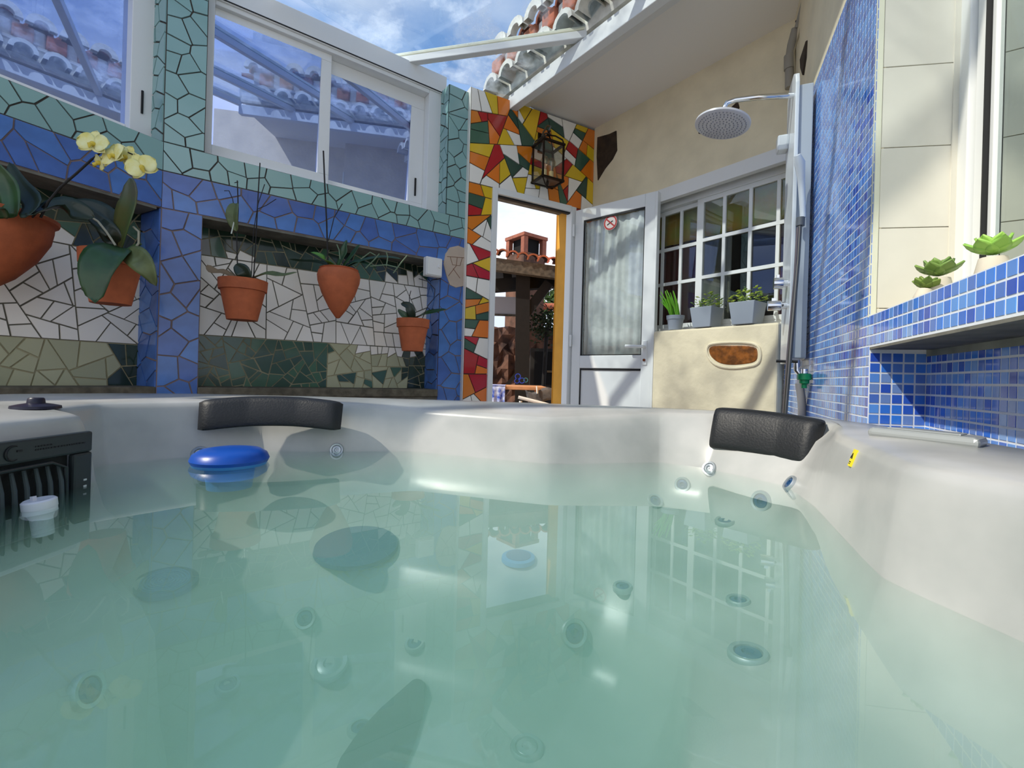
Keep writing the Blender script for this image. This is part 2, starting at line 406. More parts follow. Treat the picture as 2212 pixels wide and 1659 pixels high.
# recess panels: dark green above, broken white in the middle, green and sage below
def recB(s):
    x, z = s; top = 1.35 + 0.03 * math.sin(x * 5) + 0.05 * (x / 1.5); bot = 0.90 + 0.05 * math.sin(x * 3.2 + 0.4) + 0.05 * (x / 1.5)
    if z > top: return ('green_tile', T_dark if rnd.random() < 0.65 else T_green, G_beige)
    if z > bot: return ('white_tile', T_white, G_grey)
    if x < 0.85: return ('green_tile', T_green, G_beige)
    if x > 1.34: return ('green_tile', T_dark, G_beige)
    return ('sage_tile', T_sage if rnd.random() < 0.8 else T_green, G_beige)
for z0_, z1_, am in ((1.36, ZR + 0.03, 0.006), (0.93, 1.36, 0.0110), (ZL - 0.03, 0.93, 0.0055)):
    cs, sd = shatter(rect(0.14, 1.53, z0_, z1_), am); mosaic(wall_B, cs, sd, recB, DEP - 0.012, 0.0022)
def recA(s):
    x, z = s; top = 1.30 + 0.04 * math.sin(x * 6) - 0.07 * (x - 2.1); bot = 0.86 + 0.02 * math.sin(x * 3)
    if z > top: return ('green_tile', T_dark if rnd.random() < 0.7 else T_green, G_beige)
    if z > bot: return ('white_tile', T_white, G_grey)
    if x > 2.50: return ('green_tile', T_dark, G_beige)
    return ('sage_tile', T_sage, G_beige)
for z0_, z1_, am in ((1.29, ZR + 0.03, 0.008), (0.86, 1.29, 0.010), (ZL - 0.03, 0.86, 0.0085)):
    cs, sd = shatter(rect(0.75, 2.68, z0_, z1_), am); mosaic(wall_A, cs, sd, recA, DEP - 0.012, 0.0022)
# undersides of the beams and the stone ledges
MB().box(0.16, 1.52, 0.0, DEP, ZR - 0.012, ZR - 0.001).build('plaster_strip', M_grey, wall_B)
MB().box(0.3, 2.58, 0.0, DEP, ZR - 0.012, ZR - 0.001).build('plaster_strip', M_grey, wall_A)
M_ledge = mat('ledge_stone', (108, 102, 86), 0.9, noise=0.25, nscale=25, bump=0.4)
lb = MB().box(0.165, 1.50, -0.02, DEP, ZL - 0.055, ZL - 0.005).build('trim_1', M_ledge, M=FB.M, bevel=0.006); tag(lb, kind='structure')
la = MB().box(0.3, 2.60, 0.0, DEP, ZL - 0.055, ZL - 0.005).build('trim_2', M_ledge, M=FA.M, bevel=0.006); tag(la, kind='structure')
MB().box(0.16, 1.50, 0.0, 0.19, 0, ZL - 0.056).build('plinth', M_grey, lb)
MB().box(0.3, 2.60, 0.02, 0.19, 0, ZL - 0.056).build('plinth', M_grey, la)

# ---- wall_back with the doorway: trencadis in red, orange, yellow, white and green
DX0, DX1, DZ = 0.185, 0.895, 2.085
wc = MB(); LC = FC.L
wc.box(0, DX0, 0.012, 0.20, 0, 2.74); wc.box(DX1, LC + 0.1, 0.012, 0.20, 0, 2.74); wc.box(DX0, DX1, 0.012, 0.20, DZ, 2.74)
wall_C = wc.build('wall_back', M_grey, M=FC.M); tag(wall_C, kind='structure')
R3 = random.Random(31)
cells = []; keep = []
for reg, am in ((rect(0, DX0, 0.45, DZ), 0.0115), (rect(0, LC, DZ, 2.74), 0.0150), (rect(DX1, LC, 0.45, DZ), 0.0115)):
    cs, sd = shatter(reg, am, R3, 0.30); cells += cs; keep += sd
last = [None]
def colC(s):
    while True:
        k = R3.choices(['white', 'orange', 'yellow', 'red', 'green'], [34, 22, 20, 15, 9])[0]
        if k != last[0] or k == 'white': break
    last[0] = k
    return ({'white': 'white_tile', 'orange': 'orange_tile', 'yellow': 'yellow_tile', 'red': 'red_tile', 'green': 'green_tile'}[k],
            {'white': T_white, 'orange': T_orange, 'yellow': T_yellow, 'red': T_red, 'green': T_green}[k], G_dark)
mosaic(wall_C, cells, keep, colC, 0.0, 0.0024)
# the corner edge of this wall that shows on the left
MB().box(-0.004, 0.0, -0.004, 0.19, 0.45, 2.74).build('white_edge', T_white, wall_C)

# ---- wall_back_right (cream) with a window recess and a thicker parapet below
WX0, WX1, WZ0, WZ1 = 0.44, 1.45, 1.09, 2.07
wd = MB()
wd.box(0, WX0, 0, 0.25, 0, 2.76); wd.box(WX1, FD.L + 0.15, 0, 0.25, 0, 2.76); wd.box(WX0, WX1, 0, 0.25, WZ1, 2.76); wd.box(WX0, WX1, 0.03, 0.25, 0, WZ0)
wall_D = wd.build('wall_back_right', M_cream, M=FD.M); tag(wall_D, kind='structure')
MB().box(0.67, FD.L - 0.002, -0.075, 0.03, 0, WZ0 - 0.002).build('parapet', M_cream, wall_D, bevel=0.012)
M_brown = mat('brown_stone', (64, 50, 36), 0.85, noise=0.3, nscale=18, bump=0.5)
def stone(fr, par, pts, y, t, m, nm='stone'):
    poly = [fr.px(x, yy, y) for x, yy in pts]
    return MB().slab(poly, y + 0.02, y - t, 0.006).build(nm, m, par, bevel=0.004)
stone(FD, wall_D, [(1291, 296), (1318, 288), (1333, 281), (1335, 325), (1325, 345), (1308, 366), (1292, 392), (1289, 340)], 0, 0.008, M_brown)
stone(FD, wall_D, [(1508, 290), (1512, 268), (1540, 246), (1575, 238), (1596, 218), (1600, 232), (1585, 255), (1545, 278), (1522, 292)], 0, 0.008, M_brown)
amber = mat('amber_stone', (150, 88, 34), 0.35, noise=0.35, nscale=30, bump=0.3)
def smooth2(p):
    for _ in range(2): p = [q for i_ in range(len(p)) for q in ((p[i_][0] * .75 + p[(i_ + 1) % len(p)][0] * .25, p[i_][1] * .75 + p[(i_ + 1) % len(p)][1] * .25), (p[i_][0] * .25 + p[(i_ + 1) % len(p)][0] * .75, p[i_][1] * .25 + p[(i_ + 1) % len(p)][1] * .75))]
    return p
stone(FD, wall_D, smooth2([(1529, 752), (1540, 745), (1600, 744), (1636, 747), (1640, 765), (1637, 782), (1610, 788), (1580, 791), (1552, 786), (1533, 770)]), -0.075, 0.004, amber)
bandp = [FD.px(x, y, -0.075) for x, y in smooth2([(1527, 749), (1540, 741), (1600, 739), (1638, 743), (1645, 765), (1640, 787), (1612, 793), (1580, 796), (1549, 791), (1529, 772)])]
MB().tube([(x, -0.077, z) for x, z in bandp + bandp[:1]], 0.008, 8, False).build('stone_collar', M_cream, wall_D, smooth=True)

# ---- wall_right: blue grid mosaic behind the shower
TP = 0.0275
GT = 0.0042
G_white = mat('white_grout', (224, 228, 232), 0.9)
def tilemats(k):
    return [mat('blue_square_a', (52, 104, 206), 0.12, var=0.25, coat=0.5), mat('blue_square_b', (88, 136, 216), 0.14, var=0.2, coat=0.5), mat('blue_square_c', (118, 154, 212), 0.16, var=0.15, coat=0.5)][k]
isl = mat('blue_square_field', (106, 146, 216), 0.14, var=0.26, island=True, coat=0.5)
sq = MB().slab(rect(-TP / 2 + GT / 2, TP / 2 - GT / 2, -TP / 2 + GT / 2, TP / 2 - GT / 2), 0.002, -0.0012, 0.0006)
sq_me = [None, None, None]
def tile_obj(par, x, y, z, rz=0.0, sx=1.0, nm='square_tile', near=False):
    k = rnd.choices([0, 1, 2], [5, 4, 2])[0]
    if sq_me[k] is None:
        me = bpy.data.meshes.new('square_tile'); me.from_pydata(sq.v, [], sq.f); me.update(); me.materials.append(tilemats(k)); sq_me[k] = me
    o = bpy.data.objects.new(nm, sq_me[k]); col.objects.link(o); o.parent = par; o.location = (x, y, z); o.rotation_euler = (0, 0, rz); o.scale = (sx, 1, 1)
    return o
def tile_field(par, fr, x0, x1, z0, z1, y, limit=300, score=None, hole=None, sx=1.0):
    """grid of tiles; those nearest the camera are single objects, the others one joined part"""
    px_ = TP * sx; nx = int(round((x1 - x0) / px_)); nz = int(math.ceil((z1 - z0) / TP)); L = []
    for j in range(nz):
        dz = 0.0
        for i in range(nx):
            x = x0 + (i + 0.5) * px_; z = z1 - (j + 0.5) * TP
            if hole and hole(x, z): continue
            L.append((score(x, z) if score else 0, x, z))
    L.sort(); rest = MB()
    for q, (s_, x, z) in enumerate(L):
        if q < limit: tile_obj(par, x, y, z, 0, sx)
        else:
            h = px_ / 2 - GT / 2; g = TP / 2 - GT / 2; rest.slab(rect(x - h, x + h, z - g, z + g), y + 0.002, y - 0.0012, 0.0006)
    if rest.v: tag(rest.build('square_tile_field', isl, par), kind='stuff')
we = MB(); we.box(0.0, FE.L - 0.006, 0.003, 0.02, 0, 3.3)
wall_E = we.build('wall_right', M_cream, M=FE.M); tag(wall_E, kind='structure')
MB().box(0.0, FE.L, -0.0002, 0.0035, 0, 2.045).build('grout', G_white, wall_E)
tile_field(wall_E, FE, 0.0, FE.L, 0.50, 2.045, 0.0, 300, lambda x, z: -x - (0.2 if 0.75 < z < 1.6 else 0))
stone(FE, wall_E, [(1730, 128), (1744, 84), (1742, 125), (1736, 165), (1731, 150)], 0.0, 0.006, M_brown)
# ---- window reveal beside it: large pale tiles
wall_R = MB().prism([(0.012, 0.012), (0.20, 0.012), (0.20, 0.12), (0.05, 0.12)], 0.94, 3.3).build('wall_right_reveal', M_cream, M=FR.M); tag(wall_R, kind='structure')
T_large = mat('pale_wall_tile', (226, 222, 208), 0.22, noise=0.05, nscale=4, coat=0.2)
zz = 0.95
for z1 in (0.963, 1.178, 1.393, 1.609, 1.825, 2.04, 2.255, 2.47, 2.69):
    MB().box(0.014, 0.19, 0.0, 0.012, zz + 0.001, z1 - 0.001).build('large_tile', T_large, wall_R, bevel=0.001); zz = z1
MB().box(0.0, 0.012, -0.002, 0.012, 0.94, 2.75).build('edge_strip', mat('edge_strip', (222, 222, 200), 0.4), wall_R)
MB().box(0.178, 0.192, -0.004, 0.0, 0.94, 2.75).build('silicone_strip', mat('silicone', (214, 210, 196), 0.5), wall_R)

# ---- the sill shelf and the niche below it
GL = 1.0
wg = MB(); wg.box(-0.0, GL, 0.004, 0.26, 0.862, 0.938)
shelf = wg.build('wall_right_sill', mat('sill_cement', (206, 198, 178), 0.8, noise=0.08), M=FG.M); tag(shelf, kind='structure')
MB().box(0.0, GL, -0.0002, 0.0045, 0.858, 0.944).build('grout', G_white, shelf)
MB().box(0.0, GL, 0.0, 0.137, 0.852, 0.861).build('cement_underside', M_grey, shelf)
tile_field(shelf, FG, 0.0, GL, 0.8615, 0.944, 0.0, 300)
wn = MB(); wn.box(-0.0, GL, -0.0002, 0.13, 0, 0.862)
niche = wn.build('wall_right_niche', G_white, M=FN.M); tag(niche, kind='structure')
tile_field(niche, FN, 0.0, GL, 0.42, 0.845, 0.0, 300, lambda x, z: (0 if x < 0.72 else 9) + (0.6 - z if z < 0.6 else 0) * 20)
nside = MB().prism([(0.001, -0.0002), (0.137, -0.0002), (0.137, 0.08), (0.03, 0.08)], 0, 0.858).build('wall_right_return', G_white, M=FR.M); tag(nside, kind='structure')
tile_field(nside, FR, 0.0, 0.1365, 0.42, 0.845, 0.0, 300, sx=0.1365 / 5 / TP)
MB().box(0.0, GL, -0.002, 0.004, 0.836, 0.856).build('plaster_strip', mat('mortar', (150, 152, 140), 0.95, noise=0.2), niche)
# wall above the right window, out of view, that carries the eaves
hw = MB().box(0.0, 1.6, 0.0, 0.2, 2.5, 3.3).build('wall_right_lintel', M_cream, M=FW.M); tag(hw, kind='structure')
# ================================================================== windows in the left walls
G_mirror = glassy('solar_glass', (0.46, 0.53, 0.68), (0.46, 0.58, 0.92), 0.68, 3.0, 0.0, 0.95)
M_slot = M_black
def bars(name, par, lst, m=M_alu, bevel=0.003):
    for b in lst: MB().box(*b).build(name, m, par, bevel=bevel)
def tilted(x0, x1, y, z0, z1, deg):
    k = math.tan(math.radians(deg)) * (z1 - z0) / 2
    return MB().add([(x0, y + k, z0), (x1, y + k, z0), (x1, y - k, z1), (x0, y - k, z1), (x0, y + k + .005, z0), (x1, y + k + .005, z0), (x1, y - k + .005, z1), (x0, y - k + .005, z1)],
                    [(0, 1, 2, 3), (7, 6, 5, 4), (0, 4, 5, 1), (1, 5, 6, 2), (2, 6, 7, 3), (3, 7, 4, 0)])
win2 = empty('window_2', FB.M); tag(win2, kind='structure')
bars('window_frame', win2, [(0.16, 0.20, 0.11, 0.25, ZS, 2.70), (1.435, 1.53, 0.11, 0.25, ZS, 2.70), (0.20, 1.435, 0.11, 0.25, ZS, 1.885), (0.20, 1.435, 0.11, 0.25, 2.675, 2.70)])
s1 = MB().box(0.20, 0.80, 0.135, 0.16, 1.885, 1.945).box(0.20, 0.80, 0.135, 0.16, 2.63, 2.675).box(0.738, 0.80, 0.135, 0.16, 1.945, 2.63).build('sash', M_alu, win2, bevel=0.003)
tilted(0.20, 0.738, 0.150, 1.945, 2.63, 3.5).build('pane', G_mirror, s1)
s2 = MB().box(0.78, 1.435, 0.18, 0.205, 1.885, 1.935).box(0.78, 1.435, 0.18, 0.205, 2.585, 2.675).box(1.335, 1.435, 0.18, 0.205, 1.935, 2.585).build('sash', M_alu, win2, bevel=0.003)
tilted(0.80, 1.335, 0.195, 1.935, 2.585, 3.5).build('pane', G_mirror, s2)
MB().box(1.375, 1.385, 0.170, 0.180, 1.98, 2.10).build('lock', M_slot, s2)
win1 = empty('window_1', FA.M); tag(win1, kind='structure')
bars('window_frame', win1, [(2.505, 2.60, 0.11, 0.25, ZS, 2.70), (0.3, 2.505, 0.11, 0.25, ZS, 1.885), (0.3, 2.505, 0.11, 0.25, 2.66, 2.70), (0.3, 0.38, 0.11, 0.25, ZS, 2.70)])
s3 = MB().box(1.30, 1.36, 0.15, 0.175, 1.885, 2.66).box(1.36, 2.505, 0.15, 0.175, 1.885, 1.915).box(0.38, 1.36, 0.17, 0.19, 1.885, 1.92).build('sash', M_alu, win1, bevel=0.003)
MB().box(1.36, 2.505, 0.16, 0.165, 1.915, 2.66).build('pane', G_mirror, s3)
MB().box(0.38, 1.30, 0.175, 0.18, 1.92, 2.66).build('pane', G_mirror, s3)
MB().box(2.548, 2.556, 0.102, 0.112, 1.98, 2.09).build('lock', M_slot, win1)

# ================================================================== glass roof on white beams, eaves and soffit
EY = -0.739
def ev(t): return Vector((-0.043 + 0.603 * t, 3.35 - 0.798 * t))
roof = empty('ceiling', Matrix.Identity(4)); tag(roof, kind='structure')
def beam(name, par, a, b, w_, h, m=M_alu, bevel=0.004):
    a, b = Vector(a), Vector(b); d = (b - a); L = d.length; d.normalize(); s_ = d.cross(Vector((0, 0, 1))).normalized(); u = s_.cross(d)
    M = Matrix(((d.x, s_.x, u.x, a.x), (d.y, s_.y, u.y, a.y), (d.z, s_.z, u.z, a.z), (0, 0, 0, 1)))
    return MB().box(0, L, -w_ / 2, w_ / 2, -h / 2, h / 2).xf(M).build(name, m, par, bevel=bevel)
def w3(fr, x, y, z): return fr.w(x, y, z)
beam('edge_beam', roof, w3(FA, 0.0, 0.18, 2.765), w3(FA, 2.66, 0.18, 2.765), 0.16, 0.13)
beam('edge_beam', roof, w3(FB, 0.0, 0.18, 2.765), w3(FB, 1.56, 0.18, 2.765), 0.16, 0.13)
MB().box(0.0, 1.56, 0.095, 0.10, 2.705, 2.71).xf(FB.M).build('beam_joint', M_seal, roof)
beam('eave_beam', roof, FD.w(-0.12, EY, 2.725), FD.w(1.25, EY, 2.725), 0.06, 0.10)
MB().box(-0.12, 1.3, EY + 0.05, EY + 0.13, 2.735, 2.752).xf(FD.M).build('eave_flashing', M_white, roof)
EYE = -0.60; ZE = 3.02
def ee(s_): p = FG.w2(s_, EYE); return (p.x, p.y)
beam('eave_beam', roof, (*ee(-1.15), ZE), (*ee(0.867), ZE), 0.06, 0.09)
MB().box(-1.15, 0.867, EYE + 0.06, EYE + 0.16, ZE + 0.03, ZE + 0.05).xf(FG.M).build('eave_flashing', M_white, roof)
beam('post', roof, (*ee(0.90), 1.0), (*ee(0.90), 3.3), 0.06, 0.06)
rafters = [((-0.865, 3.14, 2.845), (*ev(0.72), 2.80)), ((-1.36, 2.55, 2.845), (*ee(-0.85), ZE + 0.06)), ((-2.05, 1.82, 2.845), (*ee(-0.25), ZE + 0.06)), ((-2.50, 1.02, 2.845), (*ee(0.35), ZE + 0.06)), ((-2.80, 0.45, 2.845), (*ee(0.867), ZE + 0.06))]
for a, b in rafters: beam('rafter', roof, a, b, 0.045, 0.045)
for a, b in rafters:
    a, b = Vector(a), Vector(b); beam('rafter_cap', roof, a + Vector((0, 0, 0.042)), b + Vector((0, 0, 0.042)), 0.03, 0.022, mat('cream_seal', (226, 224, 200), 0.5))
G_roof = glassy('roof_glass', (0.86, 0.91, 0.95), (0.9, 0.95, 1), 0.05, 4.0, 0.0, 0.8, dirt=0.55)
edge_l = [(*FB.w2(1.62, 0.18), 2.87)] + [(a[0], a[1], 2.87) for a, b in rafters]
edge_r = [(*ev(-0.05), 2.80)] + [(b[0], b[1], b[2] + 0.03) for a, b in rafters]
for i in range(len(rafters)):
    a, b, c, d = [Vector(p) for p in (edge_l[i], edge_r[i], edge_r[i + 1], edge_l[i + 1])]; u = Vector((0, 0, 0.008))
    if i == 1: pass
    MB().add([a, b, c, d, a + u, b + u, c + u, d + u], [(0, 3, 2, 1), (4, 5, 6, 7), (0, 1, 5, 4), (1, 2, 6, 5), (2, 3, 7, 6), (3, 0, 4, 7)]).build('roof_pane', G_roof, roof)
sof = MB().prism([(-0.1, EY + 0.04), (1.33, EY + 0.04), (1.62, -0.1), (1.62, 0.2), (-0.1, 0.2)], 2.755, 2.80).build('ceiling_soffit', mat('soffit_paint', (236, 232, 224), 0.85), M=FD.M); tag(sof, kind='structure')
sofe = MB().box(-1.3, 0.867, EYE + 0.05, 0.9, ZE + 0.05, ZE + 0.09).build('ceiling_soffit_right', mat('soffit_paint', (236, 232, 224), 0.85), M=FG.M); tag(sofe, kind='structure')

# ---- tiled eaves of the house above the glass
M_mortar = mat('white_mortar', (232, 228, 216), 0.9, noise=0.1, nscale=20, bump=0.4)
M_clay = mat('clay_tile', (186, 110, 78), 0.85, var=0.12, noise=0.2, nscale=15)
M_slabg = mat('grey_slab', (190, 186, 178), 0.9)
def arch(mb, x, z, r, y0, y1, t=0.018, seg=8):
    V = []; n = seg + 1
    for y in (y0, y1):
        for rr in (r, r - t):
            for k in range(n): a = math.pi * k / seg; V.append((x + rr * math.cos(a), y, z + rr * math.sin(a)))
    Fs = []
    for k in range(seg):
        Fs += [(k, k + 1, 2 * n + k + 1, 2 * n + k), (n + k + 1, n + k, 3 * n + k, 3 * n + k + 1), (k + 1, k, n + k, n + k + 1), (2 * n + k, 2 * n + k + 1, 3 * n + k + 1, 3 * n + k)]
    mb.add(V, Fs); return mb
pro = {}
def eave(fr, x0, x1, y, z):
    hr = empty('house_roof', fr.M); tag(hr, kind='structure')
    MB().box(x0 - 0.1, x1, y - 0.05, y + 1.3, z + 0.085, z + 0.11).build('slab', M_slabg, hr)
    MB().box(x0 - 0.1, x1, y - 0.02, y + 0.02, z - 0.05, z + 0.09).build('fascia', M_mortar, hr)
    if not pro:
        T = Matrix.Rotation(math.radians(18), 4, 'X')
        pro['white_scallop'] = arch(MB(), 0, 0, 0.085, -0.11, 0.1, 0.03).build('white_scallop', M_mortar, hr, smooth=True)
        pro['clay_block'] = MB().box(-0.06, 0.06, -0.10, 0.1, 0, 0.11).build('clay_block', M_clay, hr, bevel=0.01)
        pro['mortar_joint'] = MB().box(-0.035, 0.035, -0.07, 0.1, 0, 0.12).build('mortar_joint', M_mortar, hr, bevel=0.012)
        pro['mortar_scallop'] = arch(MB(), 0, 0, 0.09, -0.05, 0.0, 0.045).build('mortar_scallop', M_mortar, hr, smooth=True)
        pro['clay_tile'] = arch(MB(), 0, 0, 0.085, 0.0, 1.4, 0.016).xf(T).build('clay_tile', M_clay, hr, smooth=True)
        fresh = True
    else: fresh = False
    x = x0
    while x < x1 - 0.09:
        for nm, lo_ in (('white_scallop', (x, y - 0.02, z)), ('clay_block', (x, y + 0.02, z + 0.111)), ('mortar_joint', (x + 0.095, y + 0.02, z + 0.111)), ('mortar_scallop', (x + 0.095, y - 0.08, z + 0.235)), ('clay_tile', (x + 0.095, y - 0.03, z + 0.225))):
            if fresh: pro[nm].location = lo_
            else: link_copy(pro[nm], hr, lo_)
        fresh = False; x += 0.19
    MB().add([(x0 - 0.1, y, z + 0.215), (x1, y, z + 0.215), (x1, y + 1.3, z + 0.64), (x0 - 0.1, y + 1.3, z + 0.64)], [(0, 1, 2, 3)]).build('roof_deck', M_clay, hr, solid=0.03)
eave(FD, -0.22, 1.45, EY, 2.86)
eave(FG, -1.30, 0.867, EYE, ZE + 0.12)

# ================================================================== window in the cream wall
win3 = empty('window_3', FD.M); tag(win3, kind='structure')
G_clear = glassy('window_glass', (0.86, 0.88, 0.86), (0.9, 0.95, 0.95), 0.07, 4.0, 0.0, 0.8)
wy = 0.10
bars('window_frame', win3, [(WX0, WX1, wy, wy + 0.08, WZ0, 1.125), (WX0, WX1, wy - 0.01, wy + 0.08, 1.965, WZ1), (WX0, WX0 + 0.04, wy, wy + 0.08, 1.125, 1.965), (WX1 - 0.045, WX1, wy, wy + 0.08, 1.125, 1.965)])
MB().box(WX0, WX1, -0.01, 0.03, WZ1 - 0.085, WZ1 + 0.0).build('shutter_box', M_white, win3)
def sash3(x0, x1, y0, cols, sl, sr):
    z0, z1 = 1.125, 1.965
    s_ = MB().box(x0, x0 + sl, y0, y0 + 0.025, z0, z1).box(x1 - sr, x1, y0, y0 + 0.025, z0, z1).box(x0 + sl, x1 - sr, y0, y0 + 0.025, z0, z0 + 0.03).box(x0 + sl, x1 - sr, y0, y0 + 0.025, z1 - 0.03, z1).build('sash', M_alu, win3, bevel=0.002)
    MB().box(x0 + sl, x1 - sr, y0 + 0.010, y0 + 0.015, z0 + 0.03, z1 - 0.03).build('pane', G_clear, s_)
    for x in cols: MB().box(x - 0.010, x + 0.010, y0 - 0.002, y0 + 0.010, z0 + 0.03, z1 - 0.03).build('glazing_bar', M_alu, s_)
    for z in (1.442, 1.686): MB().box(x0 + sl, x1 - sr, y0 - 0.003, y0 + 0.009, z - 0.011, z + 0.011).build('glazing_bar', M_alu, s_)
sash3(WX0 + 0.04, 0.885, wy + 0.03, (0.575, 0.722), 0.02, 0.035)
sash3(0.858, WX1 - 0.03, wy, (1.047, 1.212, 1.372), 0.046, 0.012)
# room behind that window: dark wall, curtain at the side, pale blind above
rm = empty('wall_inner_room', FD.M); tag(rm, kind='structure')
MB().box(0.0, 2.2, 1.5, 1.55, 0.3, 2.7).build('inner_wall', mat('room_wall', (92, 74, 60), 0.9), rm)
MB().box(-0.1, 2.2, 0.26, 1.55, 2.45, 2.5).build('inner_ceiling', mat('room_ceiling', (120, 118, 108), 0.9), rm)
MB().box(-0.05, 0.0, 0.26, 1.55, 0.3, 2.5).build('inner_wall', mat('room_wall'+'', (92, 74, 60), 0.9), rm)
MB().box(2.2, 2.25, 0.26, 1.55, 0.3, 2.5).build('inner_wall', mat('room_wall', (92, 74, 60), 0.9), rm)
MB().box(0.0, 2.2, 0.26, 1.55, 0.25, 0.3).build('inner_floor', mat('room_floor', (110, 80, 60), 0.9), rm)
def curtain(x0, x1, y, z0, z1, amp, waves, m, name, par, ph=0.0):
    return MB().grid(int(waves * 8), 6, lambda u, v: (x0 + (x1 - x0) * u, y + amp * math.sin(ph + u * waves * 2 * math.pi) * (0.6 + 0.4 * v), z0 + (z1 - z0) * v)).build(name, m, par, smooth=True, solid=0.003)
M_red = mat('wine_curtain', (96, 20, 28), 0.9); M_valance = mat('green_valance', (186, 196, 90), 0.9, c2=(220, 170, 80), nscale=7); M_greyc = mat('grey_curtain', (120, 118, 108), 0.9)
cu = empty('window_curtain', FD.M)
curtain(0.42, 0.75, 0.30, 1.1, 1.8, 0.02, 4, M_red, 'side_drape', cu); curtain(1.30, 1.46, 0.30, 1.1, 2.0, 0.02, 3, M_red, 'side_drape', cu)
curtain(0.72, 0.98, 0.33, 1.1, 1.9, 0.015, 3, M_greyc, 'side_drape', cu)
curtain(0.42, 1.46, 0.27, 1.76, 2.02, 0.012, 7, M_valance, 'valance', cu)
tag(cu, 'wine red and grey curtain with patterned green valance behind the cream wall window', 'curtain')

# ================================================================== right window above the sill
win4 = empty('window_4', FW.M); tag(win4, kind='structure')
bars('window_frame', win4, [(0.0, 0.05, 0.0, 0.07, 0.938, 2.6), (0.05, 1.2, 0.0, 0.07, 0.938, 0.975), (0.05, 1.2, 0.0, 0.07, 2.5, 2.6)])
s4 = MB().box(0.055, 0.098, 0.012, 0.045, 0.975, 2.5).box(0.098, 1.2, 0.012, 0.045, 0.975, 0.985).build('sash', M_alu, win4, bevel=0.004)
MB().box(0.098, 0.1025, 0.010, 0.045, 0.985, 2.5).build('seal', M_seal, s4)
MB().box(0.1025, 0.122, 0.020, 0.045, 0.985, 2.5).build('inner_stile', M_alu, s4, bevel=0.003)
MB().box(0.122, 1.2, 0.028, 0.033, 0.985, 2.5).build('pane', glassy('dark_pane', (0.35, 0.38, 0.37), (0.78, 0.86, 0.84), 0.55, 3.0, 0.0, 0.9), s4)
rw = MB().box(-0.1, 1.6, 0.9, 0.95, 0.6, 2.7).build('wall_right_room', mat('room_grey', (110, 112, 108), 0.9), M=FW.M); tag(rw, kind='structure')

# ================================================================== door frame and open leaf
door = empty('door_1', FC.M); tag(door, kind='structure')
fz = 2.085; fw = 0.035
bars('door_frame', door, [(DX0 - 0.005, DX0 + fw, -0.022, 0.05, 0, fz), (DX1 - fw, DX1 + 0.01, -0.022, 0.05, 0, fz), (DX0 + fw, DX1 - fw, -0.022, 0.05, fz - 0.04, fz + 0.004)])
MB().box(DX0 + fw, DX1 - fw, 0.0, 0.03, fz - 0.052, fz - 0.04).build('door_seal', M_seal, door)
MB().box(DX1 - 0.010, DX1, 0.05, 0.205, 0, fz).build('jamb_plaster', mat('ochre_plaster', (222, 160, 60), 0.9, noise=0.06), door)
hinge = FC.w2(DX1 - 0.012, -0.04); fre = Vector((0.945, 3.175))
FL = Fr(hinge, fre - hinge); LW = FL.L
ML = FC.M.inverted() @ FL.M
def lf(mb, nm, m, par=None, **k): return mb.build(nm, m, par if par is not None else leafo, **k)
T_ = 0.045; gz0, gz1 = 0.93, 1.96; x0_, x1_ = 0.075, LW - 0.075
frm = MB().box(0.0, x0_, 0, T_, 0.02, 2.05).box(x1_, LW, 0, T_, 0.02, 2.05).box(x0_, x1_, 0, T_, gz1, 2.05).box(x0_, x1_, 0, T_, 0.835, gz0).box(x0_, x1_, 0, T_, 0.02, 0.12)
leafo = frm.build('door_leaf', M_alu, door, bevel=0.004); leafo.matrix_basis = ML
lf(MB().box(x0_, x1_, 0.012, 0.03, 0.12, 0.835), 'lower_panel', M_alu)
lf(MB().box(x0_, x1_, 0.006, 0.012, 0.82, 0.835).box(x0_, x0_ + 0.008, 0.006, 0.012, 0.12, 0.835), 'panel_seal', M_seal)
lf(MB().box(x0_, x1_, 0.004, 0.012, gz1 - 0.012, gz1).box(x0_, x0_ + 0.01, 0.004, 0.012, gz0, gz1).box(x1_ - 0.006, x1_, 0.004, 0.012, gz0, gz1).box(x0_, x1_, 0.004, 0.012, gz0, gz0 + 0.006), 'pane_seal', M_seal)
lf(MB().box(x0_, x1_, 0.014, 0.019, gz0, gz1), 'pane', glassy('door_glass', (0.9, 0.92, 0.92), (1, 1, 1), 0.06, 4.0, 0.0, 0.7))
lf(MB().box(LW, LW + 0.018, -0.004, T_, 0.02, 2.045), 'edge_profile', M_alu, bevel=0.003)
lf(MB().box(LW + 0.018, LW + 0.021, 0.008, 0.03, 0.85, 1.1), 'lock_plate', M_chrome)
lace = mat('lace', (242, 242, 236), 0.95, noise=0.08, nscale=16)
lc = MB().grid(72, 8, lambda u, v: (x0_ + 0.005 + (x1_ - x0_ - 0.01) * u, 0.040 + 0.006 * math.sin(u * 17 * math.pi) * (0.55 + 0.45 * v) + 0.004 * math.sin(u * 40), gz0 + 0.01 + (gz1 - gz0 - 0.02) * v))
lf(lc, 'lace_curtain', lace, smooth=True, solid=0.002)
hx, hz = FL.px(1378, 760, 0); hx = LW - 0.045
hd = lf(MB().tube([(hx, 0, 0.985), (hx, -0.05, 0.985), (hx - 0.02, -0.056, 0.985), (hx - 0.12, -0.056, 0.99)], 0.011, 10), 'handle', M_alu, smooth=True)
lf(MB().box(hx - 0.016, hx + 0.016, -0.008, 0, 0.86, 1.03), 'handle_plate', M_alu, bevel=0.004)
lf(MB().lathe([(0.009, 0), (0.009, -0.008)], 12, (hx, -0.008, 0.895), 'y'), 'key_cylinder', mat('brass', (150, 90, 60), 0.3, 1.0))
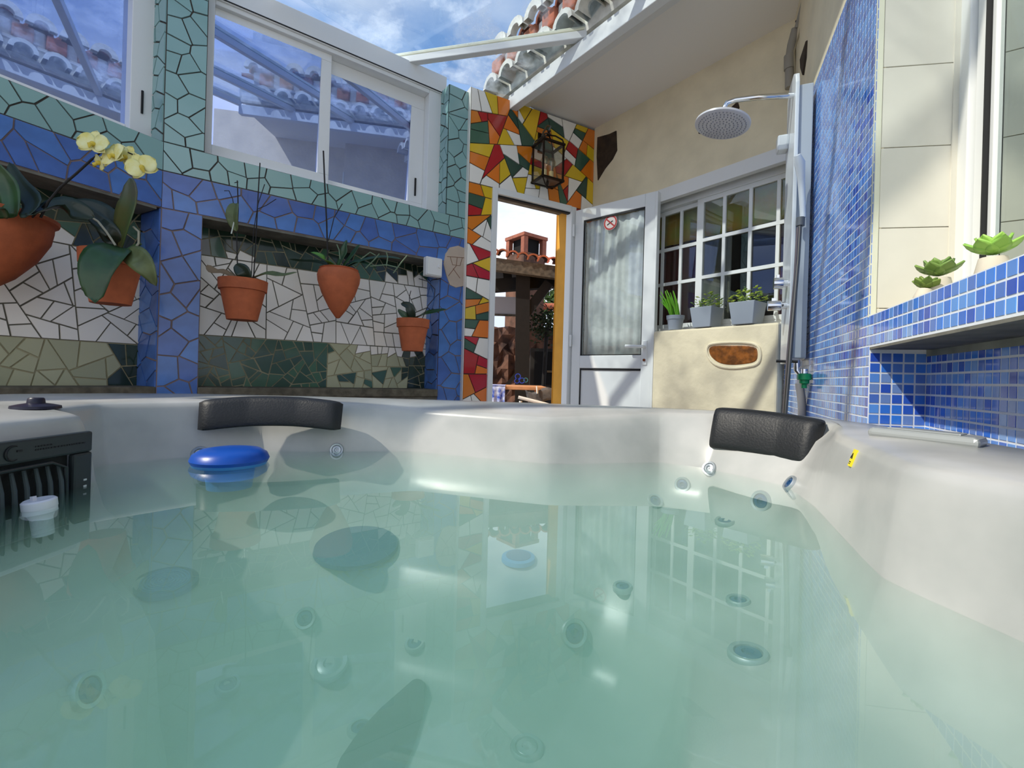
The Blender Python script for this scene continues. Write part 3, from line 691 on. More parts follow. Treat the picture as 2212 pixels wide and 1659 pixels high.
for z in (0.25, 1.0, 1.85): lf(MB().lathe([(0.009, z), (0.009, z + 0.09)], 10, (-0.004, -0.012, 0)), 'hinge', M_alu, smooth=True)
# round no-smoking sticker on the pane
sx_, sz_ = FL.px(1319, 481, 0.012)
st = empty('no_smoking_sticker', FL.M @ Matrix.Translation((sx_, 0.0115, sz_)))
MB().lathe([(0.055, 0), (0.055, 0.002)], 36, (0, 0, 0), 'y').build('disc', mat('sticker_white', (226, 214, 206), 0.5), st)
M_sred = mat('sticker_red', (178, 50, 48), 0.5)
MB().lathe([(0.042, 0.0), (0.053, 0.0), (0.053, -0.001), (0.042, -0.001)], 36, (0, 0, 0), 'y', closed=True).build('red_ring', M_sred, st)
c_, s_ = math.cos(-0.75), math.sin(-0.75)
def rot2(x, z): return (x * c_ - z * s_, x * s_ + z * c_)
MB().slab([rot2(-0.045, -0.005), rot2(0.045, -0.005), rot2(0.045, 0.005), rot2(-0.045, 0.005)], 0, -0.0012).build('red_bar', M_sred, st)
c_, s_ = math.cos(0.5), math.sin(0.5)
MB().slab([rot2(-0.03, -0.004), rot2(0.022, -0.004), rot2(0.022, 0.004), rot2(-0.03, 0.004)], 0, -0.0008).build('cigarette', M_black, st)
tag(st, 'round red and white no smoking sticker on the glass of the open door', 'sticker')
# ================================================================== hot tub
ZW = CZ - 0.212; ZRIM = CZ - 0.080
# control points clockwise from the near left: waterline xy, outer rim xy, height of the inner lip below the camera
CP = [((-0.757, 0.10), (-1.30, 0.10), .092), ((-0.757, 0.69), (-1.32, 0.69), .092), ((-0.757, 0.86), (-1.33, 0.90), .092), ((-0.85, 0.905), (-1.33, 1.05), .086),
      ((-0.865, 1.0), (-1.30, 1.20), .084), ((-0.745, 1.13), (-1.18, 1.36), .084), ((-0.65, 1.212), (-1.0, 1.47), .084), ((-0.43, 1.25), (-0.62, 1.51), .086),
      ((-0.275, 1.285), (-0.31, 1.52), .098), ((0.10, 1.15), (0.10, 1.50), .102), ((0.40, 1.225), (0.42, 1.43), .086), ((0.49, 1.155), (0.62, 1.36), .082),
      ((0.585, 0.98), (0.80, 1.22), .082), ((0.54, 0.82), (0.80, 1.02), .084), ((0.417, 0.517), (0.73, 0.66), .085), ((0.44, 0.396), (0.67, 0.46), .085),
      ((0.46, 0.15), (0.60, 0.15), .085), ((0.46, -0.3), (0.60, -0.3), .085), ((0.40, -0.65), (0.55, -0.80), .085), ((0.0, -0.75), (0.0, -0.95), .085),
      ((-0.5, -0.70), (-0.75, -0.90), .085), ((-0.75, -0.30), (-1.2, -0.40), .088)]
FC0 = Vector((-0.14, 0.42))
well = []
for (wx, wy_), _, _ in CP:
    p = Vector((wx, wy_)); well.append(FC0 + (p - FC0) * 0.60)
def chaikin(pts, n=3, k=0.07):
    for it in range(n):
        o = []
        for i in range(len(pts)):
            a, b = pts[i], pts[(i + 1) % len(pts)]; o += [a * (1 - k) + b * k, a * k + b * (1 - k)]
        pts = o; k = 0.25
    return pts
def outward(c, d):
    # push each control point away from the basin by d (normals of the polyline)
    o = []; n = len(c)
    for i in range(n):
        t = (c[(i + 1) % n] - c[i]).normalized() + (c[i] - c[i - 1]).normalized(); t.normalize(); o.append(c[i] + Vector((-t.y, t.x)) * d)
    return o
wl = [Vector(a) for a, _, _ in CP]; ou = [Vector(b) for _, b, _ in CP]; lip = [c for _, _, c in CP]
def ring(pts2, z): return chaikin([Vector((p.x, p.y, zz)) for p, zz in zip(pts2, z if isinstance(z, list) else [z] * len(pts2))])
def mixp(a, b, t): return [p * (1 - t) + q * t for p, q in zip(a, b)]
LO = [.02, .02, .02, .025, .03, .035, .035, .03, .022, .022, .03, .085, .105, .024, .018, .018] + [.024] * 6
lp = [p + (q - p) * (o_ / 0.022) for p, q, o_ in zip(wl, outward(wl, 0.022), LO)]
rings = [ring(mixp(ou, lp, 0.06), 0.02), ring(mixp(ou, lp, 0.04), ZRIM - 0.10), ring(ou, ZRIM - 0.035), ring(ou, ZRIM - 0.012), ring(mixp(ou, lp, 0.03), ZRIM), ring(mixp(ou, lp, 0.5), ZRIM + 0.003),
         ring(mixp(ou, outward(lp, 0.016), 1.0), [CZ - l + 0.003 for l in lip]), ring(outward(lp, 0.005), [CZ - l - 0.002 for l in lip]), ring(lp, [CZ - l - 0.012 for l in lip]), ring(mixp(wl, lp, 0.66), [CZ - l - 0.035 for l in lip]),
         ring(wl, ZW), ring(outward(wl, -0.012), ZW - 0.05), ring(outward(wl, -0.05), ZW - 0.10), ring(mixp(wl, well, 0.35), ZW - 0.135), ring(mixp(wl, well, 0.8), ZW - 0.155), ring(well, ZW - 0.18),
         ring(mixp(well, [FC0] * len(well), 0.06), ZW - 0.30), ring(mixp(well, [FC0] * len(well), 0.16), ZW - 0.36), ring(mixp(well, [FC0] * len(well), 0.6), ZW - 0.37)]
n = len(rings[0]); tm = MB(); V = [p for r_ in rings for p in r_]; Fs = []
for i in range(len(rings) - 1):
    for k in range(n): Fs.append((i * n + k, (i + 1) * n + k, (i + 1) * n + (k + 1) % n, i * n + (k + 1) % n))
Fs.append(tuple((len(rings) - 1) * n + k for k in range(n)))
tm.add(V, Fs)
tub = empty('hot_tub', loc=(-0.25, 0.3, 0))
tub_off = Vector((-0.25, 0.3, 0)); TI = Matrix.Translation(-tub_off)
M_acryl = mat('pearl_acrylic', (182, 181, 177), 0.28, c2=(150, 152, 149), nscale=4.5)
# soft marbled swirl of the acrylic
shell = MB().add(V, Fs).xf(TI).build('shell', M_acryl, tub, smooth=True)
shell.data.set_sharp_from_angle(angle=1.2)
bvh = BVHTree.FromPolygons([tuple(v) for v in V], [tuple(reversed(f)) for f in Fs])
O3 = Vector((0, 0, CZ))
def hit(x, y):
    d = ray(x, y); p, nn, i, t = bvh.ray_cast(O3, d.normalized())
    if p is None: return onz(x, y, ZW - 0.3), Vector((0, 0, 1))
    if nn.dot(d) > 0: nn = -nn
    if p.z < ZW - 0.06: nn = (nn * 0.45 + Vector((0, 0, 0.55))).normalized() if nn.z > 0.6 else (nn * 0.85 + Vector((0, 0, 0.15))).normalized()
    return p, nn
def orient(p, nn, spin=0.0):
    q = nn.to_track_quat('Z', 'Y').to_matrix().to_4x4(); return Matrix.Translation(p) @ q @ Matrix.Rotation(spin, 4, 'Z')
def tubpart(mb, nm, m, M, par=None, **k):
    o = mb.build(nm, m, par if par is not None else tub, **k)
    o.matrix_basis = (TI @ M) if par is None else M
    return o
# jets: chrome ring and dark nozzle
M_jet = mat('jet_grey', (34, 74, 116), 0.3, 0.2)
M_jetring = mat('jet_steel', (180, 186, 190), 0.45, 0.8)
def jet(x, y, r, chrome=False):
    p, nn = hit(x, y); d = (p - O3).length
    M = orient(p, nn)
    ringo = tubpart(MB().lathe([(r, -0.004), (r, 0.003), (r * 0.92, 0.006), (r * 0.70, 0.005), (r * 0.66, 0.0)], 28), 'jet', M_jetring, M, smooth=True)
    tubpart(MB().lathe([(r * 0.70, 0.001), (r * 0.6, 0.004), (r * 0.32, 0.005), (r * 0.24, 0.0), (r * 0.12, 0.001)], 24), 'nozzle', M_jetring if chrome else M_jet, Matrix.Identity(4), ringo, smooth=True)
for x, y, r in [(1240, 1367, .026), (1617, 1415, .026), (1345, 1270, .018), (1595, 1300, .019), (1567, 1127, .022), (1645, 1083, .024), (1415, 1083, .020), (1475, 1047, .020),
                (1708, 1045, .018), (897, 1390, .020), (188, 1492, .022), (780, 1575, .022), (660, 1335, .020), (445, 1037, .026), (492, 1480, .020)]:
    jet(x, y, r)
for x, y, r in [(1138, 1617, .026), (712, 1435, .034)]: jet(x, y, r, True)
for x, y, r in [(728, 972, .018), (432, 982, .02), (1533, 1012, .018)]: jet(x, y, r, True)
# suction covers and underwater lamp
M_cover = mat('cover_blue', (56, 122, 172), 0.5); M_coverd = mat('cover_dark', (22, 66, 112), 0.5)
p, nn = hit(357, 1263)
cv = tubpart(MB().lathe([(0.0755, 0), (0.074, 0.010), (0.066, 0.013), (0.062, 0.009), (0.056, 0.009)], 40), 'suction_cover', M_coverd, orient(p, nn) @ Matrix.Scale(0.66, 4), smooth=True)
gr = MB()
for k in range(7): gr.lathe([(0.006 + k * 0.0075, 0.010), (0.006 + k * 0.0075, 0.015), (0.009 + k * 0.0075, 0.015), (0.009 + k * 0.0075, 0.010)], 36, closed=True)
tubpart(gr, 'cover_grille', M_cover, Matrix.Identity(4), cv, smooth=True)
tubpart(MB().lathe([(0.056, 0.0), (0.055, 0.010), (0.0, 0.010)], 36), 'cover_plate', M_cover, Matrix.Identity(4), cv)
p, nn = hit(771, 1182); lamp = tubpart(MB().lathe([(0.086, -0.002), (0.084, 0.006), (0.07, 0.010), (0.0, 0.012)], 40), 'underwater_light', M_coverd, orient(p, nn), smooth=True)
p, nn = hit(1120, 1208); dv = tubpart(MB().lathe([(0.034, -0.002), (0.033, 0.006), (0.026, 0.008)], 32), 'diverter_cap', M_cover, orient(p, nn), smooth=True)
tubpart(MB().lathe([(0.026, 0.0), (0.025, 0.009), (0.0, 0.011)], 28), 'cap_face', M_coverd, Matrix.Identity(4), dv)
# dark flattened strip along the near seat, below the water
strip = [hit(x, y)[0] for x, y in [(905, 1488), (868, 1545), (835, 1600), (805, 1655), (780, 1720)]]
sw = [0.016, 0.038, 0.048, 0.05, 0.046]
mb = MB(); sec = []
for i, p_ in enumerate(strip):
    t = (strip[min(i + 1, 4)] - strip[max(i - 1, 0)]).normalized(); sd_ = t.cross(Vector((0, 0, 1))).normalized()
    for k in range(10): a = 2 * math.pi * k / 10; sec.append(p_ + sd_ * math.cos(a) * sw[i] + Vector((0, 0, 1)) * (math.sin(a) * 0.012 + 0.006))
mb.add(sec, [(i * 10 + k, i * 10 + (k + 1) % 10, (i + 1) * 10 + (k + 1) % 10, (i + 1) * 10 + k) for i in range(4) for k in range(10)] + [tuple(range(9, -1, -1)), tuple(40 + k for k in range(10))])
tubpart(mb, 'seat_strip', mat('navy_strip', (5, 24, 50), 0.6), Matrix.Identity(4), smooth=True)
# headrest pillows
M_pillow = mat('headrest_foam', (20, 22, 25), 0.5, bump=0.12, bscale=220)
def pillow(pl, bend, hgt, th, z0l, z0r, nm='headrest'):
    """cushion swept along plan points pl (left to right as seen), its face towards the basin"""
    mbp = MB(); NU, NS = 28, 16; V_ = []
    for i in range(NU + 1):
        u = i / NU; seg = u * (len(pl) - 1); k = min(int(seg), len(pl) - 2); f_ = seg - k
        p2 = pl[k].lerp(pl[k + 1], f_); t2 = (pl[k + 1] - pl[k]).normalized(); nrm = Vector((t2.y, -t2.x))
        e = min(1.0, (min(u, 1 - u) / 0.09)); e = math.sqrt(max(0.0, 1 - (1 - e) ** 2)) * 0.97 + 0.03
        z0 = z0l + (z0r - z0l) * u + bend * (1 - (2 * u - 1) ** 2)
        for j in range(NS):
            a = 2 * math.pi * j / NS; ca, sa = math.cos(a), math.sin(a)
            ny = math.copysign(abs(ca) ** 0.55, ca) * th * 0.5 * e; nz = math.copysign(abs(sa) ** 0.45, sa) * hgt * 0.5 * (0.86 + 0.14 * e)
            lean = -0.28 * (nz)
            q = p2 + nrm * (ny + lean + 0.004); V_.append((q.x, q.y, z0 + hgt / 2 + nz))
    mbp.add(V_, [(i * NS + j, i * NS + (j + 1) % NS, (i + 1) * NS + (j + 1) % NS, (i + 1) * NS + j) for i in range(NU) for j in range(NS)] + [tuple(range(NS - 1, -1, -1)), tuple(NU * NS + j for j in range(NS))])
    return mbp.xf(TI).build(nm, M_pillow, tub, smooth=True)
pillow([Vector((-0.755, 1.125)), Vector((-0.66, 1.175)), Vector((-0.55, 1.205)), Vector((-0.44, 1.215))], 0.012, 0.074, 0.05, ZW + 0.060, ZW + 0.060)
pillow([Vector((0.522, 1.20)), Vector((0.575, 1.135)), Vector((0.625, 1.06)), Vector((0.66, 0.985))], 0.004, 0.102, 0.055, ZW + 0.048, ZW + 0.038)
# skimmer panel in the left wall of the basin
FS = Fr((-0.753, 0.30), (0.004, 1.0))   # x runs away from the camera, y into the wall
MS = TI @ FS.M
def sk(mb, nm, m, par=None, **k):
    o = mb.build(nm, m, par if par is not None else tub, **k)
    if par is None: o.matrix_basis = MS
    return o
M_skim = mat('skimmer_plastic', (40, 46, 48), 0.4)
zt = CZ - 0.116
pan = sk(MB().box(0.0, 0.525, -0.012, 0.0, zt - 0.036, zt).box(0.49, 0.525, -0.012, 0.0, zt - 0.30, zt - 0.036).box(0.0, 0.04, -0.012, 0.0, zt - 0.30, zt - 0.036).box(0.04, 0.49, -0.012, 0.0, zt - 0.30, zt - 0.26), 'skimmer', M_skim, bevel=0.004)
sk(MB().box(0.04, 0.49, 0.0, 0.003, zt - 0.26, zt - 0.036), 'skimmer_back', mat('skimmer_dark', (6, 7, 8), 0.7), pan)
for k in range(22):
    x = 0.470 - k * 0.018
    sk(MB().tube([(x, -0.004, zt - 0.050), (x - 0.004, -0.014, zt - 0.075), (x - 0.005, -0.018, zt - 0.12), (x - 0.003, -0.016, zt - 0.24)], [0.0028, 0.0034, 0.0036, 0.0034], 8), 'fin', mat('skimmer_fin', (60, 70, 70), 0.35), pan, smooth=True)
sk(MB().tube([(0.05, -0.013, zt - 0.046), (0.45, -0.013, zt - 0.043), (0.475, -0.013, zt - 0.055), (0.482, -0.013, zt - 0.25)], 0.003, 8), 'opening_trim', M_skim, pan, smooth=True)
# crescent mark and two lines of small raised lettering
cres = [(0.393 + 0.011 * math.cos(a), -0.0125, zt - 0.019 + 0.011 * math.sin(a)) for a in [math.radians(60 + 12 * k) for k in range(21)]]
sk(MB().tube(cres, [0.0006 + 0.0016 * math.sin(math.pi * k / 20) for k in range(21)], 6), 'emblem', M_black, pan)
sk(MB().box(0.398, 0.406, -0.013, -0.012, zt - 0.018, zt - 0.015), 'emblem', M_black, pan)
for row, (a, b, z) in enumerate(((0.425, 0.452, zt - 0.0135), (0.425, 0.508, zt - 0.0185))):
    let = MB(); x = a; R5 = random.Random(row + 3)
    while x < b:
        q = R5.uniform(0.0022, 0.005); let.box(x, x + q, -0.0128, -0.012, z - 0.0012, z + 0.0012); x += q + 0.0013
    sk(let, 'lettering', M_black, pan)
for z in (zt - 0.082, zt - 0.093): sk(MB().box(0.508, 0.513, -0.0135, -0.012, z - 0.003, z), 'mark', mat('mark_white', (190, 195, 195), 0.5), pan)
# diverter knob on the rim behind the skimmer
kp = onz(78, 882, ZRIM - 0.004)
kn = tubpart(MB().lathe([(0.036, 0), (0.035, 0.005), (0.024, 0.008), (0.013, 0.010), (0.012, 0.018), (0.010, 0.020), (0.0, 0.020)], 32), 'valve_knob', mat('knob_dark', (26, 24, 44), 0.4), Matrix.Translation(kp), smooth=True)
# control panel on the right rim and the yellow warning sticker
cp0 = Matrix.Translation((0.645, 0.72, ZRIM - 0.002)) @ Matrix.Scale(0.55, 4) @ Matrix.Rotation(math.atan2(-0.378, 0.926) * -1.0, 4, 'Z')
M_panel = mat('panel_grey', (150, 154, 152), 0.25)
cpo = tubpart(MB().prism([(-0.065, -0.14), (0.05, -0.11), (0.06, 0.10), (0.01, 0.15), (-0.06, 0.12)], 0, 0.030), 'control_panel', M_panel, cp0, bevel=0.012)
tubpart(MB().prism([(-0.035, -0.09), (0.03, -0.075), (0.035, 0.07), (-0.03, 0.085)], 0.029, 0.034), 'panel_face', M_panel, Matrix.Identity(4), cpo, bevel=0.006)
p, nn = hit(1845, 990)
M = Matrix.Translation(p + nn * 0.001) @ Matrix(((1, 0, 0, 0), (0, 1, 0, 0), (0, 0, 1, 0), (0, 0, 0, 1)))
ex = Vector((0, 0, 1)).cross(nn).normalized(); ez = nn.cross(ex).normalized()
if ez.z < 0: ex, ez = -ex, -ez
Ms = Matrix(((ex.x, -nn.x, ez.x, p.x + nn.x * 0.002), (ex.y, -nn.y, ez.y, p.y + nn.y * 0.002), (ex.z, -nn.z, ez.z, p.z + nn.z * 0.002), (0, 0, 0, 1)))
yst = empty('warning_sticker', Ms)
MB().box(-0.0055, 0.0055, -0.0008, 0.004, -0.013, 0.013).build('sticker_base', mat('sticker_yellow', (232, 214, 40), 0.5), yst)
tri = [(0, 0.007), (0.004, -0.001), (-0.004, -0.001)]
MB().tube([(x, -0.001, z) for x, z in tri + tri[:1]], 0.0006, 6).build('triangle_sign', M_black, yst)
MB().box(-0.0004, 0.0004, -0.0014, -0.0008, -0.001, 0.003).box(-0.004, 0.004, -0.0012, -0.0008, -0.007, -0.0058).box(-0.004, 0.003, -0.0012, -0.0008, -0.0095, -0.0085).build('print', M_black, yst)
tag(yst, 'small yellow warning sticker on the right side of the hot tub', 'sticker')
tag(tub, 'pearl white acrylic hot tub with black headrests filled with green water', 'hot tub')

# ------------------------------------------------------------------ the water
wr = [ring(outward(wl, 0.006), ZW), ring(outward(wl, -0.004), ZW - 0.06), ring(outward(wl, -0.035), ZW - 0.115), ring(mixp(wl, well, 0.35), ZW - 0.15), ring(well, ZW - 0.19), ring(well, ZW - 0.42)]
V2 = [p for r_ in wr for p in r_]; F2 = [(i * n + k, (i + 1) * n + k, (i + 1) * n + (k + 1) % n, i * n + (k + 1) % n) for i in range(len(wr) - 1) for k in range(n)]
F2.append(tuple(range(n))); F2.append(tuple((len(wr) - 1) * n + k for k in range(n - 1, -1, -1)))
M_water = glassy('water', (0.97, 1.0, 0.985), (1, 1, 1), 0.025, 5.0, 0.0, 1.0, ripple=0.012)
tW = M_water.node_tree; vo = tW.nodes['Material Output'] if 'Material Output' in tW.nodes else [q for q in tW.nodes if q.type == 'OUTPUT_MATERIAL'][0]
va = tW.nodes.new('ShaderNodeVolumeAbsorption'); va.inputs['Color'].default_value = (0.16, 0.70, 0.60, 1); va.inputs['Density'].default_value = 1.35
vsn = tW.nodes.new('ShaderNodeVolumeScatter'); vsn.inputs['Color'].default_value = (0.56, 0.86, 0.72, 1); vsn.inputs['Density'].default_value = 1.9; vsn.inputs['Anisotropy'].default_value = 0.2
ad = tW.nodes.new('ShaderNodeAddShader'); tW.links.new(va.outputs[0], ad.inputs[0]); tW.links.new(vsn.outputs[0], ad.inputs[1]); tW.links.new(ad.outputs[0], vo.inputs['Volume'])
wo = MB().add(V2, F2)
bmw = wo.build('water', M_water)
bm = bmesh.new(); bm.from_mesh(bmw.data); bmesh.ops.recalc_face_normals(bm, faces=bm.faces); bm.to_mesh(bmw.data); bm.free()
tag(bmw, 'still milky green water filling the hot tub', 'water', kind='stuff')

# ------------------------------------------------------------------ things floating in it
fl = onz(498, 1000, ZW)
fb = empty('chlorine_floater', loc=(fl.x, fl.y, ZW))
M_fblue = mat('floater_blue', (10, 72, 164), 0.35)
MB().lathe([(0.0, -0.055), (0.045, -0.055), (0.05, -0.01), (0.072, -0.004), (0.076, 0.004)], 36).build('basket', mat('floater_light', (60, 130, 200), 0.4), fb, smooth=True)
MB().lathe([(0.076, 0.003), (0.079, 0.010), (0.074, 0.022), (0.060, 0.031), (0.035, 0.035), (0.0, 0.036)], 36).build('cap', M_fblue, fb, smooth=True)
tag(fb, 'round blue chlorine floater on the water below the left headrest', 'floater')
cl_ = onz(87, 1098, ZW); cz_ = 0.0
cup = empty('white_dispenser_cup', loc=(cl_.x, cl_.y, ZW))
cup.rotation_euler = (math.radians(4), math.radians(-5), 0); cup.scale = (0.72, 0.72, 0.72)
M_cup = mat('cup_white', (216, 216, 222), 0.4)
MB().lathe([(0.0, -0.055), (0.017, -0.055), (0.018, -0.02), (0.021, -0.012), (0.0265, -0.008), (0.0265, 0.0)], 28).build('cup_body', M_cup, cup, smooth=True)
MB().lathe([(0.0265, 0.0), (0.0275, 0.002), (0.0275, 0.016), (0.024, 0.019), (0.0, 0.016)], 28).build('cup_lid', M_cup, cup, smooth=True)
MB().prism([(-0.014, -0.004), (-0.006, -0.006), (-0.006, 0.002)], 0.016, 0.026).build('lid_tab', M_cup, cup)
tag(cup, 'small white dispenser cup floating in front of the skimmer grille', 'dispenser')
# ================================================================== plants
M_leaf = mat('orchid_leaf', (44, 78, 38), 0.4, var=0.2, noise=0.2, nscale=14, coat=0.2)
M_leafd = mat('orchid_leaf_dark', (30, 46, 30), 0.45, var=0.2, coat=0.2)
M_leafy = mat('orchid_leaf_pale', (98, 110, 66), 0.5, noise=0.2, nscale=18)
M_stalk = mat('dark_stalk', (30, 26, 24), 0.6)
M_soil = mat('bark_soil', (60, 42, 30), 0.95, bump=0.6, noise=0.3, nscale=40)
def leaf_mb(pts, w, cup=0.25, nu=10, nv=6, tip=0.55):
    """blade along the world polyline pts, widest near tip fraction, side vectors level with the ground"""
    pts = [Vector(p) for p in pts]; m = MB()
    def cur(u):
        s = u * (len(pts) - 1); k = min(int(s), len(pts) - 2); f_ = s - k
        p0, p1, p2, p3 = pts[max(k - 1, 0)], pts[k], pts[k + 1], pts[min(k + 2, len(pts) - 1)]
        return 0.5 * ((2 * p1) + (p2 - p0) * f_ + (2 * p0 - 5 * p1 + 4 * p2 - p3) * f_ * f_ + (3 * p1 - p0 - 3 * p2 + p3) * f_ ** 3)
    def fn(u, v):
        p = cur(u); t = (cur(min(1, u + 0.02)) - cur(max(0, u - 0.02))).normalized()
        side = t.cross(leaf_mb.up); side = side.normalized() if side.length > 1e-4 else Vector((1, 0, 0)); nrm = side.cross(t)
        ww = w * (math.sin(math.pi * min(1, 0.06 + 0.94 * u ** 0.8)) ** 0.6) * 0.5
        q = (v - 0.5) * 2
        return p + side * q * ww + nrm * (abs(q) * ww * cup)
    return m.grid(nu, nv, fn)
leaf_mb.up = Vector((0, 0, 1))
def pot_obj(root, prof, m=M_terra, nm='pot', seg=32, inner=True):
    return MB().lathe(prof, seg).build(nm, m, root, smooth=True)
def part_w(root, mb, nm, m, **k):            # mesh given in world space, stored in the root's space
    return mb.xf(root.matrix_world.inverted()).build(nm, m, root, **k)
def classic(r, h): return [(0.0, -h), (r * 0.62, -h), (r * 0.64, -h), (r * 0.92, -h * 0.27), (r * 0.93, -h * 0.27), (r * 1.0, -h * 0.26), (r * 1.03, 0.0), (r * 0.93, 0.0), (r * 0.88, -h * 0.12), (0.0, -h * 0.12)]
def urn(r, h, rr): return [(0.0, -h), (r * 0.10, -h * 0.985), (r * 0.42, -h * 0.80), (r * 0.78, -h * 0.50), (r * 0.97, -h * 0.26), (r, -h * 0.14), (r * 0.95, -h * 0.05), (rr, -h * 0.02), (rr * 1.06, 0.0), (rr * 0.95, 0.004), (rr * 0.86, -0.02), (0, -0.03)]

def stick(root, pts, d, r=0.0028, nm='flower_stalk', m=None):
    q = [P(x, y, d + (0 if len(t) == 0 else t[0])) for x, y, *t in pts]
    return part_w(root, MB().tube(q, r, 7), nm, m or M_stalk, smooth=True)
# --- big urn at the left edge with the yellow orchid
dU = 1.70
u0 = P(-30, 462, dU); urnA = empty('potted_orchid', loc=u0); bpy.context.view_layer.update()
pot_obj(urnA, [(r_ * 0.88, z * 0.9) for r_, z in [(0.0, -0.30), (0.03, -0.298), (0.09, -0.25), (0.155, -0.17), (0.196, -0.09), (0.205, -0.04), (0.206, -0.012), (0.222, -0.008), (0.224, 0.006), (0.205, 0.010), (0.19, -0.02), (0.0, -0.03)]], nm='pot')
def leafpx(root, pts, w, m, cup=0.25, up=None, nm='leaf'):
    leaf_mb.up = up if up is not None else Vector((0, -1, 0.25))
    return part_w(root, leaf_mb([P(x, y, d) for x, y, d in pts], w, cup), nm, m, smooth=True, solid=0.002)
leafpx(urnA, [(30, 470, 1.6), (25, 420, 1.62), (10, 385, 1.62), (-10, 350, 1.6)], 0.075, M_leaf)
leafpx(urnA, [(55, 470, 1.6), (75, 440, 1.66), (45, 400, 1.7), (20, 350, 1.72)], 0.07, M_leafd)
leafpx(urnA, [(70, 465, 1.6), (120, 450, 1.7), (165, 455, 1.75), (205, 470, 1.78)], 0.10, M_leafd)
leafpx(urnA, [(10, 472, 1.58), (-10, 440, 1.55), (-40, 420, 1.5)], 0.07, M_leaf)
stick(urnA, [(88, 470), (105, 435), (130, 405), (165, 375), (200, 343)], 1.66, 0.004)
stick(urnA, [(70, 470), (100, 440), (128, 410), (150, 385)], 1.68, 0.003)
stick(urnA, [(200, 343), (225, 325), (255, 320), (290, 335), (318, 360)], 1.66, 0.0028)
M_petal = mat('cream_petal', (232, 232, 176), 0.6, c2=(224, 214, 120), nscale=30, var=0.06)
M_lip = mat('yellow_lip', (214, 190, 70), 0.5)
def flower(root, x, y, d, r, ang=0.0, face=(0, -1, 0.1), big=True):
    c = P(x, y, d); f_ = Vector(face).normalized(); a = f_.cross(Vector((0, 0, 1))).normalized(); b = a.cross(f_).normalized()
    M = Matrix(((a.x, b.x, f_.x, c.x), (a.y, b.y, f_.y, c.y), (a.z, b.z, f_.z, c.z), (0, 0, 0, 1))) @ Matrix.Rotation(ang, 4, 'Z')
    cup = MB().ball((0, 0, 0.004), 0.008, 0.008, 0.010, 10, 6).xf(root.matrix_world.inverted() @ M).build('flower', M_lip, root, smooth=True)
    for k, (an, L, W) in enumerate([(90, 1.0, 0.62), (210, 0.95, 0.6), (330, 0.95, 0.6), (12, 1.05, 1.0), (168, 1.05, 1.0)]):
        t = math.radians(an); dx, dy = math.cos(t), math.sin(t)
        def fn(u, v, L=L, W=W, dx=dx, dy=dy, k=k):
            q = (v - 0.5) * 2; ww = W * r * 0.62 * math.sin(math.pi * min(1, 0.08 + 0.92 * u ** 0.85)) ** 0.55; s = u * L * r
            z = 0.16 * r * math.sin(u * 2.2) - 0.10 * r * u * u + 0.10 * r * q * q * u - (0.004 if k < 3 else 0)
            return Vector((dx * s - dy * q * ww, dy * s + dx * q * ww, z))
        part = MB().grid(7, 5, fn).xf(root.matrix_world.inverted() @ M).build('petal', M_petal, cup, smooth=True, solid=0.0012)
        part.matrix_parent_inverse = Matrix.Identity(4)
    MB().tube([(0, 0, 0.006), (0, -0.010, 0.016), (0, -0.022, 0.014)], [0.004, 0.007, 0.002], 8).xf(root.matrix_world.inverted() @ M).build('lip', M_lip, cup, smooth=True)
flower(urnA, 203, 312, 1.62, 0.052, 0.1, (0.1, -1, 0.15)); flower(urnA, 247, 338, 1.63, 0.052, -0.3, (-0.3, -1, 0.2)); flower(urnA, 272, 340, 1.66, 0.046, 0.5, (0.3, -1, -0.1)); flower(urnA, 308, 362, 1.64, 0.050, -0.5, (0.35, -1, -0.05))
flower(urnA, 217, 352, 1.66, 0.03, 1.0, (-0.5, -1, -0.3))
tag(urnA, 'large terracotta wall urn with pale yellow flowering orchid at the left edge', 'potted plant')
# --- pot with large drooping leaves
d2 = 1.86
potB = empty('potted_orchid', loc=P(243, 546, d2)); bpy.context.view_layer.update()
pot_obj(potB, classic(0.102, 0.205))
up1 = Vector((-0.3, -1, 0.2))
leafpx(potB, [(258, 540, d2), (270, 480, d2 - 0.05), (283, 430, d2 - 0.06), (280, 385, d2 - 0.02)], 0.118, mat('orchid_leaf_edge', (60, 86, 42), 0.4, c2=(96, 84, 44), nscale=6), 0.2, up1)
leafpx(potB, [(262, 535, d2 - 0.05), (232, 548, d2 - 0.13), (208, 590, d2 - 0.17), (206, 655, d2 - 0.17)], 0.125, M_leaf, 0.18, Vector((0.4, -1, 0.4)))
leafpx(potB, [(272, 545, d2 - 0.05), (295, 555, d2 - 0.1), (318, 580, d2 - 0.12), (338, 618, d2 - 0.1)], 0.085, M_leafy, 0.15, Vector((-0.3, -1, 0.5)))
leafpx(potB, [(250, 530, d2), (235, 480, d2 + 0.02), (195, 450, d2 + 0.02), (150, 438, d2)], 0.10, M_leafd, 0.2, Vector((0, -1, 0.5)))
leafpx(potB, [(262, 530, d2), (240, 500, d2 - 0.04), (205, 470, d2 - 0.04), (170, 440, d2 - 0.03)], 0.06, M_leafd, 0.2, Vector((0, -1, 0.5)))
stick(potB, [(250, 530), (230, 500), (212, 478), (196, 468)], d2 - 0.08, 0.004, 'aerial_root', mat('root_grey', (150, 148, 130), 0.8))
stick(potB, [(290, 540), (300, 525), (300, 500), (288, 490)], d2 - 0.06, 0.004, 'aerial_root', mat('root_grey', (150, 148, 130), 0.8))
stick(potB, [(275, 540), (292, 530), (305, 527)], d2 - 0.05, 0.005, 'aerial_root', M_leaf)
tag(potB, 'terracotta pot with big drooping orchid leaves beside the blue corner pilaster', 'potted plant')
